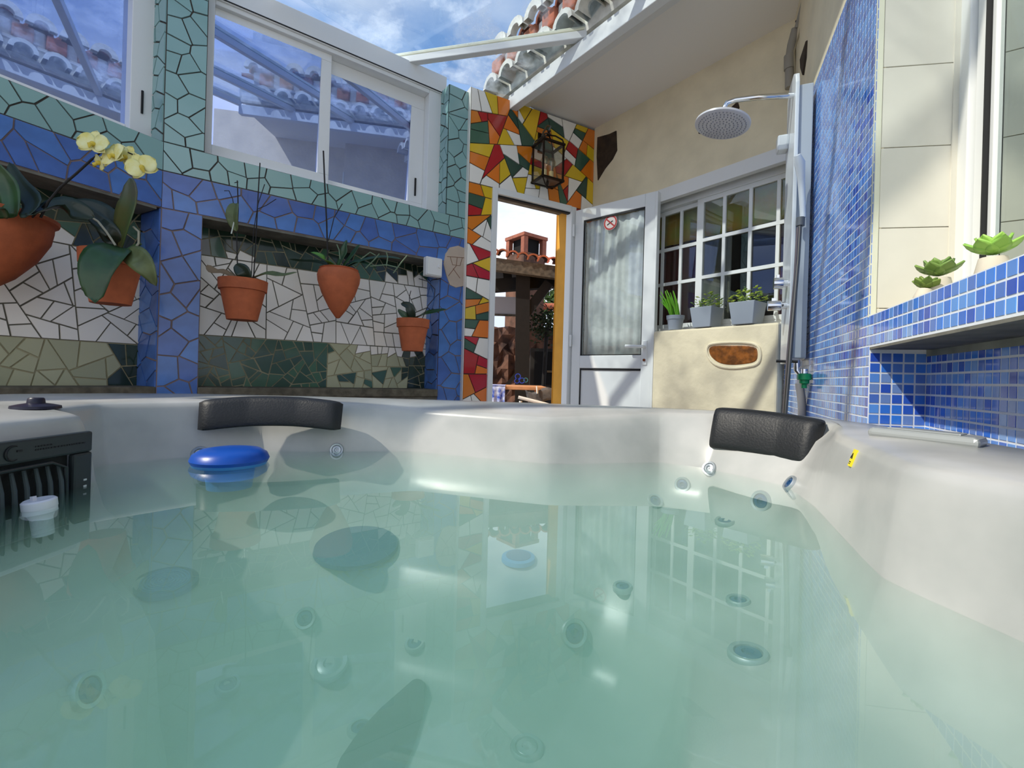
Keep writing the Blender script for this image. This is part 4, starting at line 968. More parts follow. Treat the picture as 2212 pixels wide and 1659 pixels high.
# --- pot with two bare stalks
d3 = 2.34
potC = empty('potted_orchid', loc=P(526, 606, d3)); bpy.context.view_layer.update()
pot_obj(potC, classic(0.108, 0.20))
leafpx(potC, [(540, 605, d3), (575, 592, d3 - 0.05), (610, 596, d3 - 0.08), (642, 588, d3 - 0.08)], 0.05, M_leafy, 0.3, Vector((0, -0.6, 1)))
leafpx(potC, [(510, 604, d3), (485, 590, d3 - 0.03), (462, 588, d3 - 0.04), (448, 572, d3 - 0.03)], 0.06, mat('withered_leaf', (134, 112, 84), 0.7), 0.3, Vector((0, -0.6, 1)))
leafpx(potC, [(535, 605, d3 - 0.06), (528, 590, d3 - 0.08), (518, 580, d3 - 0.08), (508, 572, d3 - 0.08)], 0.07, M_leafd, 0.3)
stick(potC, [(514, 605), (512, 520), (515, 450), (513, 390)], d3 - 0.05); stick(potC, [(548, 605), (553, 520), (557, 440), (562, 352)], d3 - 0.05); stick(potC, [(543, 605), (548, 500), (558, 440), (572, 398)], d3 - 0.06, 0.002); stick(potC, [(556, 452), (575, 444), (597, 430)], d3 - 0.06, 0.0018)
stick(potC, [(508, 460), (503, 430), (495, 412), (485, 412)], d3 - 0.05, 0.002); stick(potC, [(507, 395), (515, 393)], d3 - 0.05, 0.002)
leafpx(potC, [(510, 440, d3 - 0.06), (505, 460, d3 - 0.08), (506, 480, d3 - 0.08), (512, 500, d3 - 0.07)], 0.06, M_leafy, 0.5, Vector((0, -1, 0.1)), 'bud')
stick(potC, [(500, 505), (506, 480)], d3 - 0.08, 0.003, 'clip', mat('clip_white', (210, 215, 205), 0.4))
tag(potC, 'terracotta pot with tall bare stalks and flat leaves right of the corner pilaster', 'potted plant')
# --- pointed urn in the middle of the panel
d4 = 2.60
potD = empty('potted_orchid', loc=P(733, 582, d4)); bpy.context.view_layer.update()
pot_obj(potD, urn(0.114, 0.275, 0.098))
part_w(potD, MB().lathe([(0.010, -0.012), (0.014, 0), (0.010, 0.012)], 12, (0, 0, 0), 'y').xf(Matrix.Translation(P(697, 596, d4 - 0.02))), 'pot_ear', M_terra, smooth=True)
leafpx(potD, [(722, 578, d4), (705, 565, d4 - 0.06), (690, 552, d4 - 0.08), (672, 545, d4 - 0.08)], 0.055, mat('fresh_leaf', (92, 140, 52), 0.4), 0.3, Vector((0, -0.5, 1)))
leafpx(potD, [(725, 578, d4), (690, 568, d4 + 0.02), (650, 565, d4 + 0.04), (625, 560, d4 + 0.05)], 0.05, M_leafd, 0.3, Vector((0, -0.5, 1)))
for q in ([(745, 578), (770, 566), (795, 572), (815, 582)], [(742, 576), (760, 555), (770, 540), (778, 528)], [(730, 576), (742, 552), (745, 535), (750, 518)], [(750, 578), (790, 562), (830, 556), (868, 560)]):
    leafpx(potD, [(x, y, d4 - 0.03) for x, y in q], 0.045, M_leaf, 0.3, Vector((0, -0.6, 1)))
for q in ([(790, 580), (810, 560), (820, 548)], [(800, 575), (835, 572), (860, 578)], [(835, 575), (838, 555), (835, 545)], [(850, 590), (868, 566), (880, 552)], [(780, 560), (800, 545), (812, 552)], [(735, 560), (733, 540), (728, 528)]):
    stick(potD, q, d4 - 0.06, 0.0035, 'aerial_root', mat('root_green', (104, 122, 96), 0.7))
stick(potD, [(709, 575), (706, 480), (702, 400), (699, 326)], d4 - 0.04, 0.0042); stick(potD, [(710, 520), (722, 470), (740, 440)], d4 - 0.04, 0.0025)
tag(potD, 'pointed terracotta wall urn with an upright stalk in the middle of the mosaic panel', 'potted plant')
# --- small pot at the right end of the panel
d5 = 2.93
potE = empty('potted_orchid', loc=P(893, 690, d5)); bpy.context.view_layer.update()
pot_obj(potE, classic(0.100, 0.20))
leafpx(potE, [(895, 690, d5), (915, 680, d5 - 0.06), (938, 675, d5 - 0.08), (965, 668, d5 - 0.08)], 0.07, M_leaf, 0.3, Vector((0, -0.6, 1)))
leafpx(potE, [(892, 690, d5 - 0.04), (888, 672, d5 - 0.06), (882, 660, d5 - 0.06), (866, 656, d5 - 0.05)], 0.055, M_leafd, 0.3)
leafpx(potE, [(888, 690, d5 - 0.03), (876, 682, d5 - 0.05), (868, 676, d5 - 0.05), (860, 668, d5 - 0.05)], 0.04, M_leaf, 0.3)
stick(potE, [(912, 690), (925, 660), (938, 645), (940, 625), (925, 608), (905, 602)], d5 - 0.07, 0.0025); stick(potE, [(885, 655), (885, 640), (888, 628)], d5 - 0.05, 0.0025)
tag(potE, 'small terracotta pot with green orchid leaves at the right end of the panel', 'potted plant')

# --- grey pots on the window sill
M_gpot = mat('grey_pot', (150, 158, 168), 0.6); M_herb = mat('herb_leaf', (168, 186, 70), 0.5, var=0.25); M_herbd = mat('herb_leaf_dark', (104, 136, 62), 0.5, var=0.25); M_onion = mat('onion_green', (116, 190, 40), 0.45, var=0.15)
def square_pot(par, w_, h):
    a, b = w_ / 2, w_ * 0.40
    mb = MB().add([(-b, -b, 0), (b, -b, 0), (b, b, 0), (-b, b, 0), (-a, -a, h), (a, -a, h), (a, a, h), (-a, a, h), (-a * .9, -a * .9, h), (a * .9, -a * .9, h), (a * .9, a * .9, h), (-a * .9, a * .9, h), (-a * .85, -a * .85, h * .85), (a * .85, -a * .85, h * .85), (a * .85, a * .85, h * .85), (-a * .85, a * .85, h * .85)],
                  [(3, 2, 1, 0), (0, 1, 5, 4), (1, 2, 6, 5), (2, 3, 7, 6), (3, 0, 4, 7), (4, 5, 9, 8), (5, 6, 10, 9), (6, 7, 11, 10), (7, 4, 8, 11), (8, 9, 13, 12), (9, 10, 14, 13), (10, 11, 15, 14), (11, 8, 12, 15), (12, 13, 14, 15)])
    return mb.build('pot', M_gpot, par, bevel=0.004)
def sill_at(x, yoff): sx = FD.px(x, 705, yoff)[0]; return FD.w(sx, yoff, WZ0 + 0.002)
SY = -0.018
ob = empty('potted_spring_onion', loc=sill_at(1459, SY)); ob.scale = (1, 1, 1)
MB().lathe([(0.0, 0), (0.042, 0), (0.052, 0.07), (0.056, 0.07), (0.058, 0.095), (0.05, 0.095), (0.048, 0.08), (0, 0.08)], 28).build('pot', M_gpot, ob, smooth=True)
for k in range(16):
    a = rnd.uniform(0, 6.28); L = rnd.uniform(0.11, 0.19); x0, y0 = 0.025 * math.cos(a), 0.025 * math.sin(a); tx, ty = -0.055 + rnd.uniform(-.03, .02), rnd.uniform(-.03, .03)
    MB().tube([(x0, y0, 0.08), (x0 + tx * .35, y0 + ty * .4, 0.08 + L * .5), (x0 + tx, y0 + ty, 0.08 + L)], [0.006, 0.006, 0.002], 6).build('shoot', M_onion, ob, smooth=True)
tag(ob, 'small round grey pot of bright green shoots at the left end of the sill', 'potted plant')
def herb(x, lab, w_, seed, yel):
    R6 = random.Random(seed); h = empty('potted_herb', FD.M.copy()); h.matrix_world = Matrix.Translation(sill_at(x, SY)) @ Matrix.Rotation(math.atan2(FD.d.y, FD.d.x), 4, 'Z')
    square_pot(h, w_, w_ * 0.86)
    for k in range(90):
        a = R6.uniform(0, 6.28); rr = math.sqrt(R6.random()) * w_ * 0.72; z = w_ * 0.86 + 0.005 + R6.random() * w_ * 0.62 * (1 - (rr / (w_ * 0.8)) ** 2)
        c = Vector((rr * math.cos(a), rr * math.sin(a) * 0.7, z)); s = R6.uniform(0.014, 0.024); t = Vector((math.cos(a) + R6.uniform(-.6, .6), math.sin(a) + R6.uniform(-.6, .6), R6.uniform(-.2, .7))).normalized(); sd_ = t.cross(Vector((0, 0, 1))).normalized(); nn = sd_.cross(t)
        MB().add([c - t * s * .2, c + sd_ * s * .55 + t * s * .4 + nn * s * .15, c + t * s, c - sd_ * s * .55 + t * s * .4 + nn * s * .15, c + t * s * .4 - nn * s * .1], [(0, 1, 4), (1, 2, 4), (2, 3, 4), (3, 0, 4)]).build('leaf', M_herb if R6.random() < yel else M_herbd, h, smooth=True, solid=0.0012)
    for k in range(7):
        a = R6.uniform(0, 6.28); MB().tube([(0.02 * math.cos(a), 0.02 * math.sin(a), w_ * .75), (w_ * .4 * math.cos(a), w_ * .3 * math.sin(a), w_ * 1.2)], 0.0018, 5).build('stem', M_herbd, h)
    tag(h, lab, 'potted plant'); return h
herb(1526, 'grey pot of dark green herbs in the middle of the window sill', 0.145, 4, 0.35)
herb(1614, 'wide grey pot of yellowish green herbs near the shower end of the sill', 0.150, 5, 0.75)

# --- succulents on the tiled sill
M_suc = mat('succulent_leaf', (122, 154, 74), 0.45, var=0.15, noise=0.12, nscale=30); M_sucl = mat('succulent_bright', (146, 192, 84), 0.4, var=0.12)
M_pebble = mat('pale_pebble', (216, 208, 190), 0.8, noise=0.1)
def succulent(x, y, yoff, r, m, lab, tilt=0.0, spin=0.0):
    sx, sz = FG.px(x, y, yoff); loc = FG.w(sx, yoff, 0.9385)
    h = empty('succulent', loc=loc); hgt = max(0.018, sz - 0.9385 - r * 0.15)
    MB().lathe([(0.0, 0.0), (r * 0.42, 0.0), (r * 0.55, hgt * 0.45), (r * 0.42, hgt * 0.9), (0, hgt * 0.95)], 16).build('pebble_base', M_pebble, h, smooth=True)
    kk = 0
    for ring_, (cnt, el, L) in enumerate(((7, 12, 1.0), (6, 35, 0.9), (5, 58, 0.7), (3, 78, 0.45))):
        for k in range(cnt):
            a = spin + 2 * math.pi * (k + 0.5 * (ring_ % 2)) / cnt; e = math.radians(el); L_ = L * r
            def fn(u, v, a=a, e=e, L_=L_):
                q = (v - 0.5) * 2; ww = L_ * 0.36 * math.sin(math.pi * min(1, 0.12 + 0.88 * u ** 0.9)) ** 0.7; s = u * L_; e2 = e + 0.35 * u
                rx, rz = s * math.cos(e2), s * math.sin(e2) + 0.22 * abs(q) * ww * (1 - u)
                return (rx * math.cos(a) - q * ww * math.sin(a), rx * math.sin(a) + q * ww * math.cos(a), hgt + rz)
            MB().grid(5, 4, fn).build('leaf', m, h, smooth=True, solid=0.004)
    if tilt: h.rotation_euler = (0, tilt, 0)
    tag(h, lab, 'succulent'); return h
succulent(2028, 588, 0.075, 0.050, M_suc, 'green succulent rosette in the middle of the three on the tiled sill')
succulent(1990, 616, 0.038, 0.032, mat('succulent_olive', (104, 128, 52), 0.5, var=0.15), 'small olive succulent lowest and farthest along the tiled sill', 0.25, 0.4)
succulent(2146, 541, 0.085, 0.048, M_sucl, 'bright lime succulent nearest the right window glass on the sill', 0, 0.7)

# ================================================================== wall lantern
lx, lz = FC.px(1183, 395, -0.11)
ln = empty('wall_lantern', FC.M @ Matrix.Translation((lx, -0.11, lz)))
M_bronze = mat('dark_bronze', (46, 38, 32), 0.35, 0.8); M_steel = mat('worn_steel', (120, 116, 108), 0.3, 0.9)
a, b, h = 0.085, 0.07, 0.275
def lb(mb, nm, m, par=None, **k): return mb.build(nm, m, par if par is not None else ln, **k)
for x in (-a, a):
    for y in (-b, b): lb(MB().box(x - .006, x + .006, y - .006, y + .006, 0.0, h), 'corner_bar', M_bronze)
for z in (0.0, h - 0.012):
    lb(MB().box(-a - .01, a + .01, -b - .01, -b + .008, z, z + .014).box(-a - .01, a + .01, b - .008, b + .01, z, z + .014).box(-a - .01, -a + .008, -b, b, z, z + .014).box(a - .008, a + .01, -b, b, z, z + .014), 'ring_bar', M_bronze)
G_lan = glassy('lantern_glass', (0.95, 0.95, 0.92), (1, 1, 1), 0.05, 4.0, 0.05, 0.7)
lb(MB().box(-a, a, -b - .003, -b, .014, h - .012), 'pane', G_lan); lb(MB().box(-a - .003, -a, -b, b, .014, h - .012), 'pane', G_lan); lb(MB().box(a, a + .003, -b, b, .014, h - .012), 'pane', G_lan)
lb(MB().box(-a, a, -b, b, 0.004, 0.010), 'tray', M_steel)
for y, z0 in ((-0.0, 0.012),):
    for x in (-0.028, 0.03):
        can = lb(MB().lathe([(0.0, z0), (0.017, z0), (0.017, z0 + 0.075), (0, z0 + 0.075)], 16, (x, y, 0)), 'candle_tube', mat('candle_sleeve', (226, 208, 160), 0.5), smooth=True)
        lb(MB().lathe([(0.012, z0 + .075), (0.014, z0 + .085), (0.030, z0 + .125), (0.031, z0 + .145), (0.020, z0 + .168), (0.0, z0 + .175)], 18, (x, y, 0)), 'bulb', glassy('bulb_glass', (0.95, 0.86, 0.70), (1, 1, 1), 0.12, 3.0, 0.05, 0.8), can, smooth=True)
for sx_ in (-1, 1):
    for sy_ in (-1, 1):
        lb(MB().tube([(sx_ * a, sy_ * b, h), (sx_ * a * .92, sy_ * b * .92, h + .03), (sx_ * a * .45, sy_ * b * .45, h + .062), (0, 0, h + .072)], 0.0055, 8), 'crown_arch', M_bronze, smooth=True)
lb(MB().lathe([(0.012, h + .066), (0.016, h + .076), (0.008, h + .09), (0.013, h + .10), (0, h + .108)], 14), 'finial', M_bronze, smooth=True)
lb(MB().tube([(0, 0, h + .10), (0, -.02, h + .125), (0, .02, h + .15), (0, .075, h + .13), (0, .105, h + .08)], 0.007, 8), 'hook_arm', M_steel, smooth=True)
lb(MB().box(-.03, .03, .098, .109, h - .02, h + .13), 'wall_plate', M_bronze, bevel=0.004)
lb(MB().tube([(-a, -b, 0), (-a * .5, -b * .5, -.028), (0, 0, -.03), (a * .5, -b * .5, -.028), (a, -b, 0)], 0.005, 8), 'bottom_scroll', M_bronze, smooth=True)
lb(MB().lathe([(0, -.045), (0.008, -.04), (0.010, -.03), (0.004, -.02), (0.012, 0.0)], 12), 'drop_finial', M_bronze, smooth=True)
tag(ln, 'square glass wall lantern in dark bronze with two bulbs on the colourful mosaic', 'lantern')

# ================================================================== shower panel
xn = FE.px(1752, 420, -0.014)[0]
sh = empty('shower_panel', FE.M @ Matrix.Translation((xn, 0, 0))); bpy.context.view_layer.update()
M_shw = mat('shower_white', (214, 220, 224), 0.3, coat=0.3); M_shg = mat('shower_grey', (176, 184, 190), 0.35)
def sb(mb, nm, m, par=None, **k): return mb.build(nm, m, par if par is not None else sh, **k)
PW = 0.20
sb(MB().box(-PW + .015, 0.0, -0.066, -0.014, 0.865, 2.02), 'body', M_shg, bevel=0.004)
def finpoly(): return [(-PW, 0.845), (0.012, 0.845), (0.016, 1.2), (0.012, 2.03), (0.0, 2.07), (-0.05, 2.10), (-PW + .05, 2.10), (-PW, 2.06)]
sb(MB().slab(finpoly(), -0.066, -0.082, 0.002), 'front_plate', M_shw, bevel=0.004)
hxl = FE.M.inverted() @ Vector((0.912, 2.09, 0)); hx_, hy_ = hxl.x - xn, hxl.y
zA, zH = 2.0, CZ + 1.165
sb(MB().tube([(hx_ * .6 - .03, -0.08, zA), (hx_ * .8, -0.22, zA + .005), (hx_, hy_ + .05, zA + .012), (hx_, hy_ + .015, zA + .005), (hx_, hy_, zA - .025), (hx_, hy_, zH + .012)], 0.011, 12), 'shower_arm', M_chrome, smooth=True)
hd_ = sb(MB().lathe([(0.0, .018), (0.03, .016), (0.108, .010), (0.117, .004), (0.117, -.004), (0.112, -.008), (0.0, -.008)][::-1], 40, (hx_, hy_, zH)), 'shower_head', mat('shower_head_plastic', (206, 204, 206), 0.3), smooth=True)
Cw = FE.w(xn + hx_, hy_, zH); Rw = Matrix.Translation(Cw) @ Matrix.Rotation(math.radians(11), 4, 'Y') @ Matrix.Translation(-Cw)
hd_.matrix_basis = sh.matrix_world.inverted() @ Rw @ sh.matrix_world
nz_ = MB()
for k in range(1, 7):
    for q in range(k * 7):
        an = 2 * math.pi * q / (k * 7) + k * .3; nz_.lathe([(0.0022, -.0115), (0.0028, -.008)], 6, (hx_ + k * .0165 * math.cos(an), hy_ + k * .0165 * math.sin(an), zH))
tag(sb(nz_, 'nozzles', mat('nozzle_grey', (140, 140, 146), 0.5), hd_), kind='stuff')
def knob(x, y, d, L, r):
    q = FE.M.inverted() @ P(x, y, d); zc = q.z; xc = q.x - xn
    k_ = sb(MB().lathe([(r * .7, -0.08), (r * .75, -.08 - L * .3), (r, -.08 - L * .35), (r, -.08 - L), (0, -.08 - L)], 20, (xc, 0, zc), 'y'), 'knob', M_chrome, smooth=True)
    sb(MB().box(xc - .005, xc + .005, -.08 - L * .8, -.08 - L * .6, zc + r * .8, zc + r * 1.5), 'knob_lever', M_chrome, k_)
knob(1690, 612, 2.03, 0.055, 0.025); knob(1692, 660, 2.03, 0.075, 0.022)
q = FE.M.inverted() @ P(1697, 286, 2.03)
sb(MB().box(-PW + .0, -PW + .06, -0.125, -0.08, q.z - .035, q.z + .035), 'side_jet', M_shw, bevel=0.008)
# hand shower in its holder on the near side
def sp(x, y, d): v = sh.matrix_world.inverted() @ P(x, y, d); return v
dS = 1.925
bpy.context.view_layer.update()
hs = sb(MB().tube([sp(1735, 470, dS), sp(1733, 425, dS), sp(1731, 385, dS - .01), sp(1728, 352, dS - .03), sp(1723, 335, dS - .04)], [0.011, 0.012, 0.014, 0.020, 0.012], 14), 'hand_shower', M_shw, smooth=True)
sb(MB().tube([sp(1730, 470, dS), sp(1729, 488, dS)], 0.016, 12), 'holder', mat('holder_grey', (90, 94, 98), 0.35), smooth=True)
sb(MB().tube([sp(1728, 488, dS), sp(1724, 560, dS), sp(1713, 690, dS - .01), sp(1704, 800, dS - .02), sp(1696, 900, dS - .02)], 0.0085, 10), 'hose', M_steel, smooth=True)
sb(MB().tube([sp(1724, 492, dS), sp(1718, 600, dS), sp(1703, 760, dS - .01), sp(1693, 900, dS - .01)], 0.006, 8), 'hose', mat('hose_dark', (96, 88, 90), 0.3, 0.7), smooth=True)
sb(MB().tube([sp(1677, 780, 1.99), sp(1702, 781, 1.97), sp(1724, 781, 1.95)], 0.006, 8), 'spout', M_black, smooth=True)
sb(MB().tube([sp(1722, 778, 1.97), sp(1722, 800, 1.97), sp(1732, 812, 1.96)], 0.012, 10), 'inlet_elbow', M_chrome, smooth=True)
tag(sh, 'white wall shower panel with round rain head and hand shower on blue tiles', 'shower')
gc = empty('hose_connector', loc=P(1738, 812, 1.90)); bpy.context.view_layer.update()
M_gr = mat('connector_green', (10, 140, 84), 0.35)
MB().lathe([(0.0, -.05), (0.010, -.05), (0.010, -.035), (0.018, -.03), (0.018, -.018), (0.026, -.015), (0.026, .006), (0.018, .010), (0.0, .010)], 22).build('connector_body', M_gr, gc, smooth=True)
MB().lathe([(0.012, .010), (0.012, .028), (0.0, .028)], 16).build('collar', M_chrome, gc, smooth=True)
tag(gc, 'bright green hose connector hanging below the shower panel', 'hose connector')
gh = empty('drain_hose', loc=P(1733, 835, 1.96)); bpy.context.view_layer.update()
pts = [P(1727 + 6 * math.sin(t * 2), 828 + 80 * t, 1.985) for t in [i / 8 for i in range(9)]]
part_w(gh, MB().tube(pts, 0.016, 12), 'hose_body', mat('hose_grey', (150, 146, 146), 0.5), smooth=True)
part_w(gh, MB().tube([P(1747, 800, 1.99), P(1746, 850, 1.99), P(1745, 905, 1.99)], 0.003, 8), 'cable', M_steel)
tag(gh, 'grey flexible hose running down behind the tub below the shower', 'hose')

# ---- conduit and cables in the upper corner
cd = empty('conduit_pipe', loc=FD.w(1.40, -0.03, 2.05)); bpy.context.view_layer.update()
M_pipe = mat('conduit_grey', (150, 144, 132), 0.6)
part_w(cd, MB().tube([P(1706, 190, 2.5), P(1706, 130, 2.5), P(1711, 95, 2.5), P(1720, 62, 2.48)], 0.022, 12), 'pipe', M_pipe, smooth=True)
part_w(cd, MB().tube([P(1706, 150, 2.5), P(1706, 120, 2.5)], 0.027, 12), 'sleeve', M_pipe, smooth=True)
part_w(cd, MB().tube([P(1722, 58, 2.45), P(1732, 20, 2.4), P(1742, -20, 2.35)], 0.012, 10), 'pipe', M_pipe, smooth=True)
part_w(cd, MB().tube([P(1718, 160, 2.42), P(1716, 110, 2.42), P(1728, 70, 2.4), P(1738, 20, 2.35), P(1745, -20, 2.3)], 0.004, 8), 'cable', mat('cable_beige', (150, 138, 110), 0.7), smooth=True)
part_w(cd, MB().tube([P(1719, 46, 2.44), P(1734, 44, 2.42)], 0.005, 8), 'clip', M_black)
tag(cd, 'grey conduit pipe with cables in the upper corner beside the shower', 'conduit')

# ---- white junction box and the oval plaque on the far pilaster
jx, jz = FB.px(937, 577, -0.04)
jb = empty('junction_box', FB.M @ Matrix.Translation((jx, -0.002, jz)))
MB().box(-.058, .058, -.05, 0, -.062, .062).build('box', M_white, jb, bevel=0.006)
MB().box(-.052, .052, -.058, -.05, -.056, .056).build('lid', M_white, jb, bevel=0.004)
MB().lathe([(0.012, -.058), (0.010, -.066), (0, -.066)], 16, (0.03, 0, 0.005), 'y').build('cap', M_white, jb, smooth=True)
tag(jb, 'white junction box at the top right corner of the mosaic panel', 'junction box')
pl_ = [FB.px(x, y, -0.008) for x, y in [(962, 548), (972, 534), (990, 530), (1006, 536), (1012, 560), (1010, 600), (1004, 618), (985, 622), (972, 616), (964, 595), (958, 570)]]
pq = empty('oval_plaque', FB.M)
MB().slab(pl_, 0.0, -0.010, 0.003).build('plaster_disc', mat('plaque_beige', (196, 178, 160), 0.85, noise=0.06), pq)
def incise(pp): return MB().tube([(lambda q: (q[0], -0.010, q[1]))(FB.px(x, y, -0.010)) for x, y in pp], 0.0022, 6).build('incised_line', mat('plaque_line', (130, 96, 76), 0.9), pq)
for pp in ([(966, 554), (1003, 557)], [(973, 555), (978, 572), (994, 574), (999, 557)], [(988, 556), (986, 574)], [(986, 574), (969, 596)], [(979, 580), (994, 601)]): incise(pp)
tag(pq, 'beige oval plaster plaque with a scratched line drawing on the far pilaster', 'plaque')

# ================================================================== outside, beyond the doorway
oy = MB().box(0.0, 0.9, 0.0, 2.6, -0.05, 2.6)
pY = FC.w2(DX1 - 0.06, 0.24) + Vector((0.05, 0))
ochre = MB().prism([(0, 0), (0.18, 0), (0.5, 2.2), (0.2, 2.2)], -0.05, 2.9).xf(Matrix.Translation((pY.x, pY.y, 0))).build('wall_outside', mat('ochre_plaster', (222, 160, 60), 0.9, noise=0.06)); tag(ochre, kind='structure')
DO = 6.2
def O(x, y, d=DO): return P(x, y, d)
M_tileo = mat('canopy_tile', (196, 112, 84), 0.85, var=0.15, noise=0.2)
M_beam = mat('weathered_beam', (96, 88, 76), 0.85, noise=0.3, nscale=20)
cn = empty('garden_canopy', loc=(O(1130, 620).x, DO, 0)); bpy.context.view_layer.update()
def obeam(x0, y0, x1, y1, th, dep, nm, m, d0=DO, d1=None, par=None):
    a, b = O(x0, y0, d0), O(x1, y1, d1 or d0); t = (b - a).normalized(); u = Vector((0, 1, 0)); v = t.cross(u).normalized(); u = v.cross(t)
    hw, hd = th / 2, dep / 2; V = [p + v * sv * hw + u * su * hd for p in (a, b) for sv, su in ((-1, -1), (1, -1), (1, 1), (-1, 1))]
    return part_w(par or cn, MB().add(V, [(3, 2, 1, 0), (4, 5, 6, 7), (0, 1, 5, 4), (1, 2, 6, 5), (2, 3, 7, 6), (3, 0, 4, 7)]), nm, m)
for k in range(13):
    x = 1020 + k * 22; y = 536 + (x - 1066) * 0.16
    c = O(x, y + 12, DO - 0.1)
    m = arch(MB(), 0, 0, 0.085, 0.0, 0.9, 0.02, 8).xf(Matrix.Translation(c) @ Matrix.Rotation(math.radians(14), 4, 'X'))
    part_w(cn, m, 'clay_tile', M_tileo, smooth=True)
obeam(980, 560, 1320, 606, 0.16, 0.12, 'fascia_beam', M_beam)
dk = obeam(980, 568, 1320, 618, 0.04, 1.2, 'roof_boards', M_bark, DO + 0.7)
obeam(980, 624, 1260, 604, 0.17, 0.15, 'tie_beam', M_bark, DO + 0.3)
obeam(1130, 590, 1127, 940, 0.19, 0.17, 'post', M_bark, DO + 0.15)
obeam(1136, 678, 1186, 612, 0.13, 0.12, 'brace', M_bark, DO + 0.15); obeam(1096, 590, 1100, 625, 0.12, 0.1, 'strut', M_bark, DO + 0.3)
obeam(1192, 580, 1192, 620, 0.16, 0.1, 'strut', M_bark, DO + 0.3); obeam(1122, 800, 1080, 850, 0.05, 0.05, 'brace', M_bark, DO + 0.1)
tag(cn, 'dark timber garden canopy with clay tile edge seen through the doorway', 'canopy')
# chimney
ch = empty('brick_chimney', loc=O(1137, 560, 8.2)); bpy.context.view_layer.update()
M_brick = mat('chimney_brick', (160, 96, 74), 0.85, noise=0.15, nscale=10)
cc = O(1137, 530, 8.2); Mz = Matrix.Translation((cc.x, cc.y, 0)) @ Matrix.Rotation(math.radians(38), 4, 'Z')
zt_ = O(1137, 527, 8.4).z; zb_ = O(1137, 556, 8.2).z; W_ = 0.21
for sx_ in (-1, 1):
    for sy_ in (-1, 1): part_w(ch, MB().box(sx_ * W_ - .045, sx_ * W_ + .045, sy_ * W_ - .045, sy_ * W_ + .045, zb_, zt_).xf(Mz), 'corner_pier', M_brick, bevel=0.005)
part_w(ch, MB().box(-W_ - .06, W_ + .06, -W_ - .06, W_ + .06, zt_ - 0.01, zt_ + .05).xf(Mz), 'cap', M_brick, bevel=0.006)
part_w(ch, MB().box(-W_ + .05, W_ - .05, -W_ + .05, W_ - .05, zb_, zt_).xf(Mz), 'dark_core', mat('near_black', (6, 6, 7), 0.9))  # solid near-black core added; its colour gives the openings their darkness
part_w(ch, MB().box(-W_ - .03, W_ + .03, -W_ - .03, W_ + .03, 0.0, zb_ + .02).xf(Mz), 'shaft', mat('stone_shaft', (120, 84, 66), 0.9, noise=0.35, nscale=6, bump=0.6))
tag(ch, 'terracotta chimney with square openings above the canopy tiles', 'chimney')
# stone garden wall, panel, oven, plants
sw_ = MB().grid(24, 14, lambda u, v: tuple(O(1000, 850, 7.6) * (1 - u) + O(1290, 850, 7.6) * u)[:2] + (0.0 + v * 1.55,))
sw_.v = [(x, y + rnd.uniform(-.08, .08), z) for x, y, z in sw_.v]
swo = sw_.build('wall_garden', mat('rough_stone', (112, 78, 62), 0.95, c2=(60, 44, 40), nscale=5, bump=1.0, bscale=9), solid=0.1); tag(swo, kind='structure')
wp = empty('pale_screen', loc=O(1095, 656, 7.2)); bpy.context.view_layer.update()
a, b = O(1040, 640, 7.2), O(1124, 680, 7.2)
part_w(wp, MB().box(a.x, b.x, 7.18, 7.22, b.z, a.z), 'board', mat('panel_pale', (186, 182, 186), 0.8)); part_w(wp, MB().box(a.x, b.x, 7.16, 7.19, b.z - .03, b.z), 'batten', M_beam)
tag(wp, 'pale panel in the shade behind the dark canopy post', 'panel')
ov = empty('outdoor_oven', loc=(O(1171, 790, 7.0).x, 7.0, 0)); bpy.context.view_layer.update()
a, b = O(1147, 752, 7.0), O(1215, 900, 7.0)
part_w(ov, MB().box(a.x, b.x, 7.0, 7.4, 0.0, a.z), 'oven_body', mat('oven_iron', (40, 38, 36), 0.7)); part_w(ov, MB().box(a.x + .06, b.x - .06, 6.97, 7.0, O(1171, 830, 7.0).z, a.z - .05), 'oven_mouth', mat('near_black', (6, 6, 7), 0.9)); part_w(ov, MB().box(a.x + .25, b.x, 6.95, 6.98, O(1171, 803, 7.0).z - .01, O(1171, 803, 7.0).z + .02), 'shelf_bar', M_steel)  # mouth is a slab in plain near-black
tag(ov, 'black outdoor oven against the stone garden wall', 'oven')
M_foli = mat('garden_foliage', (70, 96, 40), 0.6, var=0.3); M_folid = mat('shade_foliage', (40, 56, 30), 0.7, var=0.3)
def bush(nm, x, y, d, rx, rz, cnt, m, lab, cat, size=0.07, seed=1):
    R7 = random.Random(seed); c = O(x, y, d); root = empty(nm, loc=(c.x, c.y, 0)); bpy.context.view_layer.update(); mb = MB()
    for k in range(cnt):
        p = c + Vector((R7.gauss(0, rx * .5), R7.gauss(0, rx * .4), R7.gauss(0, rz * .5))); t = Vector((R7.uniform(-1, 1), R7.uniform(-1, 1), R7.uniform(-.6, 1))).normalized(); s = t.cross(Vector((R7.uniform(-1, 1), R7.uniform(-1, 1), R7.uniform(-1, 1)))).normalized()
        mb.add([p, p + t * size * .5 + s * size * .25, p + t * size, p + t * size * .5 - s * size * .25], [(0, 1, 2, 3)])
    tag(part_w(root, mb, 'foliage', m), kind='stuff'); part_w(root, MB().tube([(c.x, c.y, 0), (c.x + .05, c.y, c.z)], 0.03, 8), 'trunk', M_bark)
    tag(root, lab, cat)
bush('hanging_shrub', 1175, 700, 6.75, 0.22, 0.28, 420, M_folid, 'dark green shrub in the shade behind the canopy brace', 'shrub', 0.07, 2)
bush('palm_shrub', 1187, 650, 11.0, 0.35, 0.45, 260, M_foli, 'sunlit green foliage far behind the canopy', 'shrub', 0.16, 3)
